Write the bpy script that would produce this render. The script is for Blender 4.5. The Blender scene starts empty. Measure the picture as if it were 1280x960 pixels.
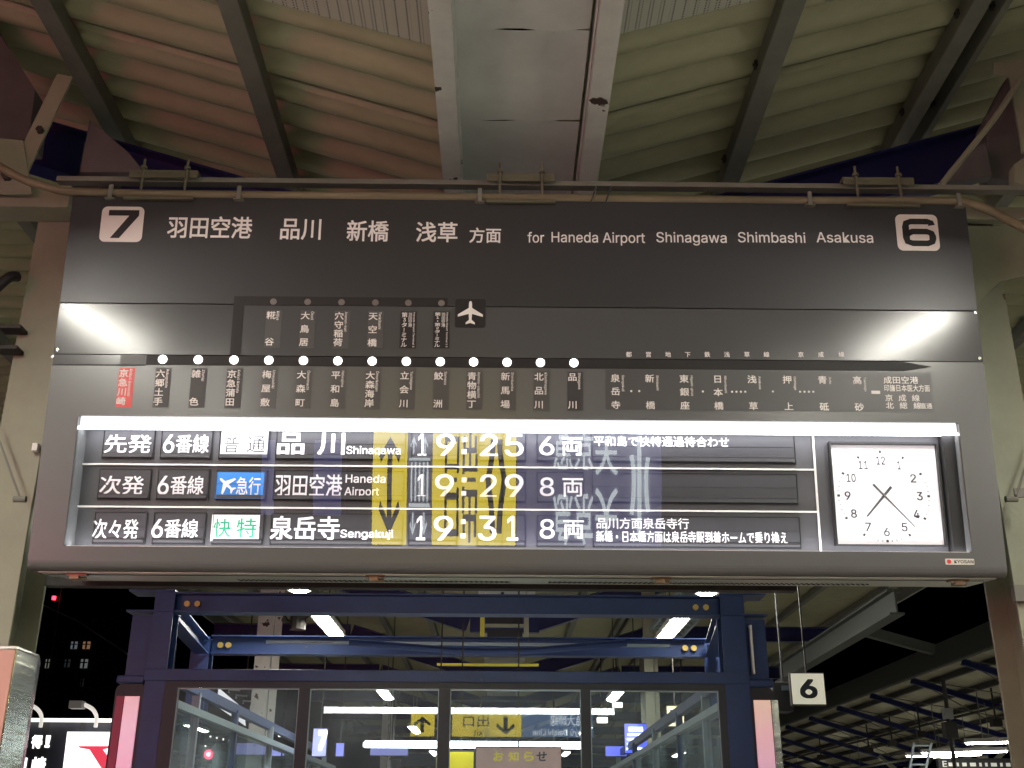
import bpy, bmesh, math, random
from mathutils import Vector, Matrix
random.seed(7)
S = bpy.context.scene
COL = S.collection
# ------------------------------------------------------------------ camera
FPX, PITCH, ROLL, YAW = 1395.9, 0.3815, 0.0052, -0.0088
CAM = Vector((0, 0, 1.6))
def _axes():
    cp, sp = math.cos(PITCH), math.sin(PITCH)
    F, R, U = Vector((0, cp, sp)), Vector((1, 0, 0)), Vector((0, -sp, cp))
    Z = Matrix.Rotation(YAW, 3, 'Z')
    F, R, U = Z @ F, Z @ R, Z @ U
    c, s = math.cos(ROLL), math.sin(ROLL)
    return F, c*R + s*U, -s*R + c*U
FW, RT, UPV = _axes()
cd = bpy.data.cameras.new('camera'); cam = bpy.data.objects.new('camera', cd); COL.objects.link(cam)
cd.sensor_width = 36; cd.lens = FPX/1280*36; cd.clip_end = 500; cd.clip_start = 0.05
M = Matrix.Identity(4)
for i in range(3):
    M[i][0], M[i][1], M[i][2], M[i][3] = RT[i], UPV[i], -FW[i], CAM[i]
cam.matrix_world = M
S.camera = cam
# ------------------------------------------------------------------ world: night
w = bpy.data.worlds.new('World'); S.world = w; w.use_nodes = True
nt = w.node_tree; bg = nt.nodes['Background']
sky = nt.nodes.new('ShaderNodeTexSky'); sky.sky_type = 'NISHITA'; sky.sun_disc = False
sky.sun_elevation = math.radians(-8); sky.sun_rotation = math.radians(200)
nt.links.new(sky.outputs[0], bg.inputs[0]); bg.inputs[1].default_value = 0.05
S.view_settings.view_transform = 'Standard'; S.view_settings.look = 'None'
S.view_settings.exposure = 0.38; S.view_settings.gamma = 1
S.cycles.max_bounces = 8; S.cycles.transparent_max_bounces = 12
S.cycles.sample_clamp_indirect = 6
TUBE_L = 62.0       # radiance of the platform's fluorescent diffusers
BAR_L = 13.0        # light strips in the board's display window

# ------------------------------------------------------------------ rays (used to find where a thing stands on a known plane)
def ray(px, py):
    return (FW + RT*((px-640)/FPX) - UPV*((py-480)/FPX)).normalized()
def hit(px, py, P, N):
    d = ray(px, py); P = Vector(P); N = Vector(N)
    return CAM + d*((P-CAM).dot(N)/d.dot(N))
def atY(px, py, Y): return hit(px, py, (0, Y, 0), (0, 1, 0))
def atZ(px, py, Z): return hit(px, py, (0, 0, Z), (0, 0, 1))
# ------------------------------------------------------------------ materials
MATS = {}
def mat(name, col, rough=.6, metal=0., var=.12, scale=6., bump=0., bscale=40., emit=None, estr=0., spec=.5, stretch=None, patch=None, rvar=1.):
    if name in MATS: return MATS[name]
    m = bpy.data.materials.new(name); m.use_nodes = True; n = m.node_tree; b = n.nodes['Principled BSDF']
    b.inputs['Roughness'].default_value = rough; b.inputs['Metallic'].default_value = metal
    b.inputs['Specular IOR Level'].default_value = spec
    tc = n.nodes.new('ShaderNodeTexCoord'); mp = n.nodes.new('ShaderNodeMapping')
    n.links.new(tc.outputs['Object'], mp.inputs[0])
    if stretch: mp.inputs['Scale'].default_value = stretch
    nz = n.nodes.new('ShaderNodeTexNoise'); nz.inputs['Scale'].default_value = scale; nz.inputs['Detail'].default_value = 5
    nz.inputs['Roughness'].default_value = .65
    n.links.new(mp.outputs[0], nz.inputs['Vector'])
    mx = n.nodes.new('ShaderNodeMix'); mx.data_type = 'RGBA'
    c = Vector(col[:3])
    mx.inputs[6].default_value = (*[max(0, x*(1-var*2)) for x in c], 1)
    mx.inputs[7].default_value = (*[min(1, x*(1+var*2)) for x in c], 1)
    n.links.new(nz.outputs[0], mx.inputs[0]); out = mx.outputs[2]
    if patch:      # (colour, scale, threshold): rust or flaked paint
        pz = n.nodes.new('ShaderNodeTexNoise'); pz.inputs['Scale'].default_value = patch[1]; pz.inputs['Detail'].default_value = 8
        n.links.new(tc.outputs['Object'], pz.inputs['Vector'])
        cr = n.nodes.new('ShaderNodeValToRGB'); cr.color_ramp.elements[0].position = patch[2]; cr.color_ramp.elements[1].position = patch[2]+.015
        n.links.new(pz.outputs[0], cr.inputs[0])
        m2 = n.nodes.new('ShaderNodeMix'); m2.data_type = 'RGBA'; m2.inputs[7].default_value = (*patch[0], 1)
        n.links.new(cr.outputs[0], m2.inputs[0]); n.links.new(out, m2.inputs[6]); out = m2.outputs[2]
    n.links.new(out, b.inputs['Base Color'])
    rr = n.nodes.new('ShaderNodeMapRange'); rr.inputs[3].default_value = max(0, rough-.06*rvar); rr.inputs[4].default_value = min(1, rough+.08*rvar)
    n.links.new(nz.outputs[0], rr.inputs[0]); n.links.new(rr.outputs[0], b.inputs['Roughness'])
    if bump:
        bz = n.nodes.new('ShaderNodeTexNoise'); bz.inputs['Scale'].default_value = bscale; bz.inputs['Detail'].default_value = 4
        n.links.new(mp.outputs[0], bz.inputs['Vector'])
        bp = n.nodes.new('ShaderNodeBump'); bp.inputs['Strength'].default_value = bump; bp.inputs['Distance'].default_value = .004
        n.links.new(bz.outputs[0], bp.inputs['Height']); n.links.new(bp.outputs[0], b.inputs['Normal'])
    if emit:
        b.inputs['Emission Color'].default_value = (*emit, 1); b.inputs['Emission Strength'].default_value = estr
    MATS[name] = m; return m
def glass(name, refl=.09, dust_haze=.03, hazecol=(.5, .55, .55), tint=(1, 1, 1), rough=.0, ior=1.5, mult=2.0):
    m = bpy.data.materials.new(name); m.use_nodes = True; n = m.node_tree; n.nodes.clear()
    o = n.nodes.new('ShaderNodeOutputMaterial'); t = n.nodes.new('ShaderNodeBsdfTransparent'); g = n.nodes.new('ShaderNodeBsdfGlossy')
    t.inputs[0].default_value = (*tint, 1); g.inputs['Roughness'].default_value = rough
    fr = n.nodes.new('ShaderNodeFresnel'); fr.inputs[0].default_value = ior
    mu = n.nodes.new('ShaderNodeMath'); mu.operation = 'MULTIPLY'; mu.inputs[1].default_value = mult; mu.use_clamp = True
    n.links.new(fr.outputs[0], mu.inputs[0])
    mx = n.nodes.new('ShaderNodeMixShader'); n.links.new(mu.outputs[0], mx.inputs[0]); n.links.new(t.outputs[0], mx.inputs[1]); n.links.new(g.outputs[0], mx.inputs[2])
    d = n.nodes.new('ShaderNodeBsdfDiffuse'); d.inputs[0].default_value = (*hazecol, 1)  # dust plus the haze of reflected light, laid over the glass as colour
    nz = n.nodes.new('ShaderNodeTexNoise'); nz.inputs['Scale'].default_value = 1.6; nz.inputs['Detail'].default_value = 3
    tc = n.nodes.new('ShaderNodeTexCoord'); n.links.new(tc.outputs['Object'], nz.inputs['Vector'])
    mr = n.nodes.new('ShaderNodeMapRange'); mr.inputs[1].default_value = .3; mr.inputs[2].default_value = .75; mr.inputs[3].default_value = dust_haze*.3; mr.inputs[4].default_value = dust_haze*2
    n.links.new(nz.outputs[0], mr.inputs[0])
    m2 = n.nodes.new('ShaderNodeMixShader'); n.links.new(mr.outputs[0], m2.inputs[0]); n.links.new(mx.outputs[0], m2.inputs[1]); n.links.new(d.outputs[0], m2.inputs[2])
    n.links.new(m2.outputs[0], o.inputs[0]); return m
def glow(name, col, s):
    return mat(name, (.8, .8, .8), .5, var=.02, emit=col, estr=s)

HOUS = mat('board_paint_shaded', (.043, .043, .045), .36, .25, var=.012, scale=1.5, rvar=0, spec=.4)  # header paint darkened for the weaker light up there
HOUS3 = mat('board_paint_lit', (.125, .129, .126), .27, .15, var=.012, scale=1.5, rvar=0, spec=.4)  # same paint made lighter where more light falls, low on the board
HOUS2 = mat('board_paint_midlit', (.084, .087, .087), .185, .12, var=.012, scale=1.5, rvar=0, spec=.35)  # same paint in a tone between shaded header and lit frame
UNDER = mat('board_underside', (.42, .42, .36), .45, .5, var=.15)
BLACKP = mat('route_black', (.007, .006, .006), .6, var=.1)
PLATE = mat('plate_dark', (.034, .034, .034), .5, .0, var=.06)
PLATE2 = mat('plate_faint', (.066, .067, .066), .4, .1, var=.05)
REDP = mat('plate_red', (.62, .035, .03), .4, var=.05)
LET = mat('letter_white', (.80, .78, .74), .5, var=.03)
LETW = mat('flap_letter_white', (.86, .86, .86), .5, var=.02)
FLAP = mat('flap_black', (.034, .034, .038), .42, var=.12, scale=20)
FLAPE = mat('flap_edge', (.006, .006, .007), .5)
DBACK = mat('display_backing', (.06, .06, .064), .45, var=.08)
TRIM = mat('light_trim', (.80, .78, .72), .4, var=.03)
FWHITE = mat('flap_white', (.84, .84, .84), .5, var=.02)
FBLUE = mat('flap_blue', (.03, .25, .72), .45, var=.05)
FGREEN = mat('letter_green', (.0, .33, .16), .5, var=.03)
FINK = mat('letter_ink', (.03, .03, .03), .5, var=.03)
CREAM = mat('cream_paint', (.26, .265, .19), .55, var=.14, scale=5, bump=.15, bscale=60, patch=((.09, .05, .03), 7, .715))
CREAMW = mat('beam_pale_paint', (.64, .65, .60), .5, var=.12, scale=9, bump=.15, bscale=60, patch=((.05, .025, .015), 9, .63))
GREYP = mat('purlin_grey', (.17, .17, .14), .6, var=.2, scale=7, bump=.1)
SHEET = mat('roof_sheet_paint', (.38, .375, .235), .6, var=.12, scale=5, bump=.12, bscale=90, stretch=(1, 3, 1))
GUTT = mat('gutter_panel_paint', (.58, .60, .57), .55, var=.16, scale=2.5, bump=.1)
BLUE = mat('blue_steel', (.019, .042, .13), .42, .1, var=.2, scale=6, bump=.12, patch=((.10, .085, .07), 13, .725))
BLUE2 = mat('blue_rafter', (.018, .022, .11), .35, .1, var=.12)
BFRAME = mat('dark_window_frame', (.018, .02, .025), .45, var=.1)
STEEL = mat('brushed_steel', (.48, .50, .44), .20, .95, var=.06, scale=3, stretch=(.4, .4, 5), bump=.9, bscale=3)
SGREY = mat('sill_grey', (.28, .34, .36), .4, .4, var=.1)
BOLT = mat('brass_bolt', (.55, .40, .12), .4, .5, var=.1)
RUSTY = mat('dark_iron', (.03, .027, .022), .6, var=.2)
DARKC = mat('dark_cladding', (.02, .02, .022), .7, var=.2)
ROOFTOP = mat('far_roof_sheet', (.60, .58, .42), .65, var=.25, scale=1.3)
CONC = mat('platform_asphalt', (.34, .33, .30), .75, var=.15, scale=8, bump=.3)
TUBE = glow('fluorescent_diffuser', (1, .965, .86), TUBE_L)
TUBEF = glow('fluorescent_far', (1, .97, .88), TUBE_L*.7)
BARF = glow('display_bar_face', (.95, .95, 1), 2.6)
BARE = glow('display_bar_edge', (.93, .93, 1), BAR_L)
LAMP = glow('station_lamp', (1, .95, .95), 2.6)
LAMPOFF = mat('station_lamp_off', (.17, .15, .14), .4, var=.1)
CLOCKF = glow('clock_dial', (1, .97, 1), .26)
PANE = glass('display_acrylic', dust_haze=.016, mult=2.4)
WPANE = glass('window_glass', dust_haze=.22, hazecol=(.45, .60, .64), tint=(.86, .95, .97), mult=2.2)
# ------------------------------------------------------------------ mesh helpers
class MB:
    def __init__(s): s.v = []; s.f = []; s.sm = False
    def quad(s, a, b, c, d):
        n = len(s.v); s.v += [tuple(a), tuple(b), tuple(c), tuple(d)]; s.f.append((n, n+1, n+2, n+3)); return s
    def box(s, x0, x1, y0, y1, z0, z1):
        n = len(s.v)
        s.v += [(x0,y0,z0),(x1,y0,z0),(x1,y1,z0),(x0,y1,z0),(x0,y0,z1),(x1,y0,z1),(x1,y1,z1),(x0,y1,z1)]
        for q in ((0,3,2,1),(4,5,6,7),(0,1,5,4),(1,2,6,5),(2,3,7,6),(3,0,4,7)): s.f.append(tuple(n+i for i in q))
        return s
    def beam(s, a, b, w, h, up=(0, 0, 1)):       # rectangular bar from a to b
        a, b = Vector(a), Vector(b); d = (b-a).normalized(); up = Vector(up)
        side = d.cross(up).normalized(); u = side.cross(d).normalized(); n = len(s.v)
        for p in (a, b):
            for i, j in ((-1,-1),(1,-1),(1,1),(-1,1)): s.v.append(tuple(p + side*(w/2*i) + u*(h/2*j)))
        for q in ((0,1,2,3),(7,6,5,4),(0,4,5,1),(1,5,6,2),(2,6,7,3),(3,7,4,0)): s.f.append(tuple(n+i for i in q))
        return s
    def ibeam(s, a, b, w, h, t=.012, up=(0, 0, 1)):
        a, b = Vector(a), Vector(b); d = (b-a).normalized(); up = Vector(up)
        side = d.cross(up).normalized(); u = side.cross(d).normalized()
        s.beam(a+u*(h/2-t/2), b+u*(h/2-t/2), w, t, up); s.beam(a-u*(h/2-t/2), b-u*(h/2-t/2), w, t, up)
        s.beam(a, b, t*.8, h-2*t, up); return s
    def tube(s, pts, r, n=10, cap=True):
        pts = [Vector(p) for p in pts]; rings = []; last = None
        for i, p in enumerate(pts):
            d = (pts[min(i+1, len(pts)-1)] - pts[max(i-1, 0)]).normalized()
            ref = last if last is not None else (Vector((0, 0, 1)) if abs(d.z) < .9 else Vector((1, 0, 0)))
            side = d.cross(ref).normalized(); u = side.cross(d).normalized(); last = u
            k = len(s.v)
            for j in range(n):
                a = 2*math.pi*j/n; s.v.append(tuple(p + side*(r*math.cos(a)) + u*(r*math.sin(a))))
            rings.append(k)
        for a, b in zip(rings, rings[1:]):
            for j in range(n): s.f.append((a+j, a+(j+1) % n, b+(j+1) % n, b+j))
        if cap:
            s.f.append(tuple(rings[0]+j for j in reversed(range(n)))); s.f.append(tuple(rings[-1]+j for j in range(n)))
        return s
    def prism(s, poly, y0, y1):                 # poly in x,z extruded along y
        n = len(s.v); k = len(poly)
        s.v += [(x, y0, z) for x, z in poly] + [(x, y1, z) for x, z in poly]
        s.f.append(tuple(range(n, n+k))); s.f.append(tuple(reversed(range(n+k, n+2*k))))
        for i in range(k): s.f.append((n+(i+1) % k, n+i, n+k+i, n+k+(i+1) % k))
        return s
    def prismx(s, poly, x0, x1):                # poly in y,z extruded along x
        n = len(s.v); k = len(poly)
        s.v += [(x0, y, z) for y, z in poly] + [(x1, y, z) for y, z in poly]
        s.f.append(tuple(reversed(range(n, n+k)))); s.f.append(tuple(range(n+k, n+2*k)))
        for i in range(k): s.f.append((n+i, n+(i+1) % k, n+k+(i+1) % k, n+k+i))
        return s
    def prismz(s, poly, z0, z1):
        n = len(s.v); k = len(poly)
        s.v += [(x, y, z0) for x, y in poly] + [(x, y, z1) for x, y in poly]
        s.f.append(tuple(reversed(range(n, n+k)))); s.f.append(tuple(range(n+k, n+2*k)))
        for i in range(k): s.f.append((n+i, n+(i+1) % k, n+k+(i+1) % k, n+k+i))
        return s
    def mesh(s, name, m, bevel=0, smooth=False):
        me = bpy.data.meshes.new(name); me.from_pydata(s.v, [], s.f)
        bm = bmesh.new(); bm.from_mesh(me)
        if smooth: bmesh.ops.remove_doubles(bm, verts=bm.verts, dist=1e-5)
        bmesh.ops.recalc_face_normals(bm, faces=bm.faces)
        if bevel:
            bmesh.ops.bevel(bm, geom=[e for e in bm.edges if len(e.link_faces) == 2 and e.calc_face_angle(0) > .6], offset=bevel, segments=2, affect='EDGES', profile=.6)
        bm.to_mesh(me); bm.free()
        if smooth:
            for p in me.polygons: p.use_smooth = True
            me.set_sharp_from_angle(angle=math.radians(40))
        me.materials.append(m); return me
    def build(s, name, m, parent=None, bevel=0, smooth=False):
        return link(name, s.mesh(name, m, bevel, smooth), parent)
def link(name, me, parent=None, loc=None):
    o = bpy.data.objects.new(name, me); COL.objects.link(o)
    if parent: o.parent = parent
    if loc: o.location = loc
    return o
def tag(o, label, cat, group=None, kind=None):
    if label: o['label'] = label
    if cat: o['category'] = cat
    if group: o['group'] = group
    if kind: o['kind'] = kind
    return o
def thing(name, label, cat, loc=(0, 0, 0), rz=0, group=None):
    o = bpy.data.objects.new(name, None); COL.objects.link(o); o.location = loc; o.rotation_euler = (0, 0, rz)
    return tag(o, label, cat, group)
def struct(name, mb, m, parent=None, **k):
    o = mb.build(name, m, parent, **k)
    if not parent: o['kind'] = 'structure'
    return o
def rrect(x0, x1, z0, z1, r, n=5):
    P = []
    for cx, cz, a0 in ((x1-r, z1-r, 0), (x0+r, z1-r, 90), (x0+r, z0+r, 180), (x1-r, z0+r, 270)):
        for i in range(n+1):
            a = math.radians(a0+90*i/n); P.append((cx+r*math.cos(a), cz+r*math.sin(a)))
    return P
def disc(cx, cz, r, n=20): return [(cx+r*math.cos(2*math.pi*i/n), cz+r*math.sin(2*math.pi*i/n)) for i in range(n)]
# lettering: glyph outlines -> mesh in the x,z plane (front towards -y)
_G = {}
import os
try:        # Blender's own interface font (ships with it); the built-in font is used for everything it lacks
    SANS = bpy.data.fonts.load(os.path.join(bpy.utils.resource_path('LOCAL'), 'datafiles', 'fonts', 'Inter.woff2'))
except Exception:
    SANS = None
def glyph(s, bold=0):
    k = s
    if k not in _G:
        c = bpy.data.curves.new('t', 'FONT'); c.body = s; c.size = 1; c.resolution_u = 3
        if SANS and all(ord(q) < 0x250 for q in s): c.font = SANS
        o = bpy.data.objects.new('t', c); COL.objects.link(o)
        me = bpy.data.meshes.new_from_object(o.evaluated_get(bpy.context.evaluated_depsgraph_get()))
        V = [(v.co.x, v.co.y) for v in me.vertices]; Fc = [tuple(p.vertices) for p in me.polygons]
        bpy.data.objects.remove(o); bpy.data.curves.remove(c); bpy.data.meshes.remove(me)
        _G[k] = (V, Fc, min(v[0] for v in V), max(v[0] for v in V), min(v[1] for v in V), max(v[1] for v in V))
    return _G[k]
class Letters:
    """text collected into one mesh: flat print at depth y"""
    def __init__(s, y=0): s.v = []; s.f = []; s.y = y
    def _add(s, V, Fc, fn, bold=0):
        e = bold*.8             # a heavier weight is the outline laid down several times, a hair apart
        for k, (da, db) in enumerate([(0, 0)] if not bold else [(0, 0), (-e, -e), (e, e), (-e, e), (e, -e), (e*1.1, 0), (-e*1.1, 0)]):
            n = len(s.v)
            for a, b in V:
                p = fn(a+da, b+db); s.v.append((p[0], s.y-.00004*k, p[1]))
            s.f += [tuple(n+i for i in f) for f in Fc]
    def fit(s, t, x0, x1, z0, z1, bold=0, mirror=False, rot=0):
        V, Fc, a0, a1, b0, b1 = glyph(t, bold)
        def fn(a, b):
            p, q = (a-a0)/(a1-a0), (b-b0)/(b1-b0)
            if rot == -90: p, q = q, 1-p
            if mirror: p = 1-p
            return (x0+(x1-x0)*p, z0+(z1-z0)*q)
        s._add(V, Fc, fn, bold)
    def line(s, t, x0, x1, zb, ztop, bold=0):    # cap height fitted, width fitted, baseline zb
        V, Fc, a0, a1, b0, b1 = glyph(t, bold); k = (ztop-zb)/(glyph('H')[5]-glyph('H')[4])
        s._add(V, Fc, lambda a, b: (x0+(x1-x0)*(a-a0)/(a1-a0), zb+k*b), bold)
    def ch(s, t, cx, cz, wd, ht, bold=0):        # a full-width character in its em box
        V, Fc, a0, a1, b0, b1 = glyph(t, bold)
        s._add(V, Fc, lambda a, b: (cx+(a-.5)*wd, cz+(b-.38)*ht), bold)
    def down(s, t, x, ztop, zbot, wd, bold=0):   # latin text turned to run downwards
        V, Fc, a0, a1, b0, b1 = glyph(t, bold)
        s._add(V, Fc, lambda a, b: (x+(b-.3)*wd, ztop-(ztop-zbot)*(a-a0)/(a1-a0)), bold)
    def build(s, name, m, parent):
        me = bpy.data.meshes.new(name); me.from_pydata(s.v, [], s.f); me.materials.append(m)
        return link(name, me, parent)

# ================================================================== GROUND
g = MB().box(-5.2, 6.3, -14, 62, -1.3, 0); struct('platform_floor', g, CONC)
g = MB().quad((-400, -100, -1.32), (400, -100, -1.32), (400, 480, -1.32), (-400, 480, -1.32)); struct('ground', g, mat('track_ballast', (.09, .085, .08), .9, var=.3, bump=.5))

# ================================================================== ROOF
def zs(x):          # underside of the roof sheets: a butterfly roof, flat beyond 2.6 m
    a = min(abs(x), 2.6); return 4.44 + .316*(a-.25)
roof = thing('butterfly_roof', 'corrugated cream platform roof rising to both sides of a flat central gutter', 'roof', (0, 0, 4.4))
roof['kind'] = 'structure'; del roof['category']
def rl(mb):         # roof parts are modelled in world coordinates
    mb.v = [(x, y, z-4.4) for x, y, z in mb.v]; return mb
SHW, PER = .95, .19
def sheet_mesh(x0, x1, far=False):
    mb = MB(); n = 5; npf = 14
    sg = 1 if x1 > 0 else -1
    N = n*npf
    for i in range(N+1):
        y = i/npf*PER; t = (i % npf)/npf
        h = .075*(1-abs(math.sin(math.pi*t))**.85)-.020
        for x in (x0, x1): mb.v.append((x, y, zs(x)-4.4+h))
    for i in range(N): mb.f.append((2*i, 2*i+1, 2*i+3, 2*i+2))
    # down-turned lap edge
    k = len(mb.v); yl = N/npf*PER
    mb.v += [(x0, yl-.003, zs(x0)-4.4+.02), (x1, yl-.003, zs(x1)-4.4+.02), (x1, yl+.012, zs(x1)-4.4-.004), (x0, yl+.012, zs(x0)-4.4-.004)]
    mb.f.append((k, k+1, k+2, k+3))
    return mb.mesh('roof_sheet', SHEET, smooth=True)
segs = [(-5.0, -2.6), (-2.6, -.24), (.24, 2.6), (2.6, 6.2)]
for a, b in segs:
    me = sheet_mesh(a, b); j = 0; y = -8.3
    while y < 60:
        if not (1.9 < y < 2.6 and abs(a+b) < 3.5): pass
        o = link('roof_sheet', me, roof, (0, y, .004*(j % 2))); j += 1; y += SHW+.004
# perforated flat ceiling panels beside the gutter
PERF = mat('perforated_panel', (.46, .46, .38), .5, var=.05)
n = PERF.node_tree; vor = n.nodes.new('ShaderNodeTexVoronoi'); vor.inputs['Scale'].default_value = 70; vor.inputs['Randomness'].default_value = 0
tc = n.nodes.new('ShaderNodeTexCoord'); n.links.new(tc.outputs['Object'], vor.inputs['Vector'])
cr = n.nodes.new('ShaderNodeValToRGB'); cr.color_ramp.elements[0].position = .26; cr.color_ramp.elements[0].color = (.05, .05, .04, 1); cr.color_ramp.elements[1].position = .33; cr.color_ramp.elements[1].color = (.46, .46, .38, 1)
n.links.new(vor.outputs['Distance'], cr.inputs[0]); n.links.new(cr.outputs[0], n.nodes['Principled BSDF'].inputs['Base Color'])
for sg, x0, x1, yy in ((-1, .285, 1.03, 3.52), (1, .425, 1.07, 3.50)):
    mb = MB(); z0, z1 = zs(x0)-.035, zs(x1)-.035
    n0 = 0
    mb.v += [(sg*x0, 1.2, z0), (sg*x1, 1.2, z1), (sg*x1, yy, z1), (sg*x0, yy, z0)]
    mb.v += [(x, y, z+.012) for x, y, z in mb.v[:4]]
    mb.f += [(0, 1, 2, 3), (7, 6, 5, 4), (0, 4, 5, 1), (1, 5, 6, 2), (2, 6, 7, 3), (3, 7, 4, 0)]
    rl(mb).build('perforated_panel', PERF, roof)
# central gutter boards and the two pale beams beside them
GZ = 4.37
ys = [-8, -5, -2, .6, 1.15, 1.7, 2.25, 2.81, 3.36, 3.93, 4.6] + [4.6+1.8*i for i in range(1, 31)]
for a, b in zip(ys, ys[1:]):
    mb = MB(); nx, ny = 8, max(2, int((b-a)/.1)); L = []
    for j in range(ny+1):
        for i in range(nx+1):
            x = -.187+.498*i/nx; y = a+.004+(b-a-.008)*j/ny
            z = GZ + .004*math.sin(x*19+a*3) + (-.006*math.exp(-(b-y)*14)*(1+math.sin(x*23+b)))
            mb.v.append((x, y, z))
    for j in range(ny):
        for i in range(nx):
            k = j*(nx+1)+i; mb.f.append((k, k+1, k+nx+2, k+nx+1))
    rl(mb).build('gutter_panel', GUTT, roof, smooth=True)
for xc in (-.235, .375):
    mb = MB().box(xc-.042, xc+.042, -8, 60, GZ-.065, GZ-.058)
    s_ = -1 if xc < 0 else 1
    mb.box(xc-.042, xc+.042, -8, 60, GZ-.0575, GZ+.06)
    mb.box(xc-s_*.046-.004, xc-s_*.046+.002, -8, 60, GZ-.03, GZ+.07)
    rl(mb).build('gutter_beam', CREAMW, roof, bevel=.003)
# purlins along the platform
for x, wd in ((-1.08, .082), (-1.98, .082), (1.12, .085), (2.02, .075), (2.16, .03), (-2.95, .08), (-3.9, .08), (2.95, .08), (3.9, .08), (4.9, .08), (5.9, .08), (-4.8, .08)):
    z = zs(x)-.028
    mb = MB().box(x-wd/2, x+wd/2, -8, 60, z-.095, z-.088)
    mb.box(x-wd/2, x-wd/2+.006, -8, 60, z-.0875, z); mb.box(x+wd/2-.006, x+wd/2, -8, 60, z-.0875, z)
    mb.box(x-wd/2+.0065, x-wd/2+.02, -8, 60, z-.02, z-.002)
    rl(mb).build('purlin', GREYP, roof, bevel=.002)
    if abs(x) < 2.3:
        # a few bolts and cleats along the purlin
        q = MB()
        for yy in (3.0, 3.9, 4.62):
            q.box(x-wd/2-.014, x-wd/2-.002, yy, yy+.03, z-.05, z-.02)
            q.tube([(x-wd/2-.02, yy+.015, z-.035), (x-wd/2-.0145, yy+.015, z-.035)], .007, 6)
        rl(q).build('purlin_cleat', RUSTY, roof)
# fascia boards on the outer edges
for x in (-5.02, 6.22):
    rl(MB().box(x-.02, x+.02, -8, 60, zs(x)-.22, zs(x)+.06)).build('fascia', GREYP, roof)
# blue rafters (I section) every five metres
for i in range(-2, 12):
    Y = 4.72+5*i
    for sg in (-1, 1):
        mb = MB(); xe = 5.0 if sg < 0 else 6.2
        d = .15+.175
        mb.ibeam((sg*.42, Y, zs(.42)-d-.03), (sg*2.6, Y, zs(2.6)-d-.03), .13, .25)
        mb.ibeam((sg*2.62, Y, zs(2.6)-d-.03), (sg*xe, Y, zs(2.6)-d-.03), .13, .25)
        rl(mb).build('rafter', BLUE2, roof)
    rl(MB().box(-.4, .5, Y-.06, Y+.06, GZ-.36, GZ-.075)).build('valley_bracket', BLUE2, roof)

# ================================================================== DEPARTURE BOARD
TILT = .1039
BW, BH = 3.5, 1.4512
BO = Vector((.0634, 3.9454, 2.455))
board = thing('departure_board', 'wide grey split-flap departure board with line map, three train rows and a clock', 'departure board', BO)
board.rotation_euler = (TILT, 0, 0)
BM = Matrix.Translation(BO) @ Matrix.Rotation(TILT, 4, 'X'); BMI = BM.inverted()
# local y grows away from the viewer; a point at depth d seen at pixel px,py:
def P(px, py, d=0.):
    o = BMI @ CAM; r = (BMI.to_3x3() @ ray(px, py)); k = (d-o.y)/r.y; q = o + r*k; return (q.x, q.z)
def PB(x0, y0, x1, y1, d=0.):       # pixel box -> local x0,x1,z0,z1
    a = P(x0, (y0+y1)/2, d)[0]; b = P(x1, (y0+y1)/2, d)[0]; t = P((x0+x1)/2, y0, d)[1]; c = P((x0+x1)/2, y1, d)[1]
    return a, b, c, t
hw = BW/2
WL, WR, WT, WB = -1.6288, 1.6308, .5672, .0866
s1 = P(640, 383.5)[1]; s2 = P(640, 447.5)[1]; g_ = .0014
MB().box(-hw, hw, 0, .15, s1+g_, BH).build('header_panel', HOUS, board, bevel=.0015)
MB().box(-hw, hw, .0005, .15, s2+g_, s1-g_).build('map_panel', HOUS2, board, bevel=.0015)
fr = MB().box(-hw, hw, 0, .15, WT, s2-g_)
fr.box(-hw, WL, 0, .15, WB, WT); fr.box(WR, hw, 0, .15, WB, WT)
r = .034; prof = [(.15, 0), (r, 0)] + [(r-r*math.sin(math.radians(a)), r-r*math.cos(math.radians(a))) for a in range(15, 91, 15)] + [(0, WB), (.15, WB)]
fr.prismx(prof, -hw, hw)
fr.build('front_frame', HOUS3, board)
# rear body and the underside
MB().box(-hw+.004, hw-.004, .1505, .1525, .004, BH-.004).box(-1.69, 1.72, .153, .325, .01, BH-.02).build('rear_body', mat('board_rear', (.12, .12, .11), .5, .2), board)
un = MB().box(-hw+.03, hw-.03, .03, .17, -.004, -.001).box(-1.70, 1.73, .17, .33, -.0035, .002)
un.build('underside_plate', UNDER, board)
pf = MB()
for a, b in ((.225, .255), (.265, .295)):
    pass
for x0, x1 in ((-1.05, -.02), (.12, 1.35)):
    nn = int((x1-x0)/.019)
    for i in range(nn):
        for j, yy in enumerate((.235, .252, .269)):
            cx = x0+i*.019+(.0095 if j == 1 else 0)
            pf.prismz([(cx+.0052*math.cos(math.radians(60*k)), yy+.0052*math.sin(math.radians(60*k))) for k in range(6)], -.0055, -.0037)
o = pf.build('ventilation_hole', mat('hole_black', (.004, .004, .004), .9), board); o['kind'] = 'stuff'
MB().box(-hw+.05, hw-.05, .088, .0905, -.0065, -.0041).build('seam_strip', RUSTY, board)
for px in (80, 464, 832, 1214):
    x = P(px, 718)[0]*.985
    c = MB().box(x-.035, x+.035, .05, .085, -.012, -.0042).box(x-.02, x+.012, .04, .062, -.024, -.0125).tube([(x-.022, .07, -.02), (x+.03, .07, -.02)], .006, 8)
    c.build('latch', mat('latch_metal', (.25, .17, .10), .4, .7), board)
# corner screws
for px, py in ((80, 383), (72, 437), (1219, 391), (1224, 448), (66, 446)):
    x, z = P(px, py); MB().prism(disc(x, z, .006, 10), -.003, .0).build('screw', STEEL, board)
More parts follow.
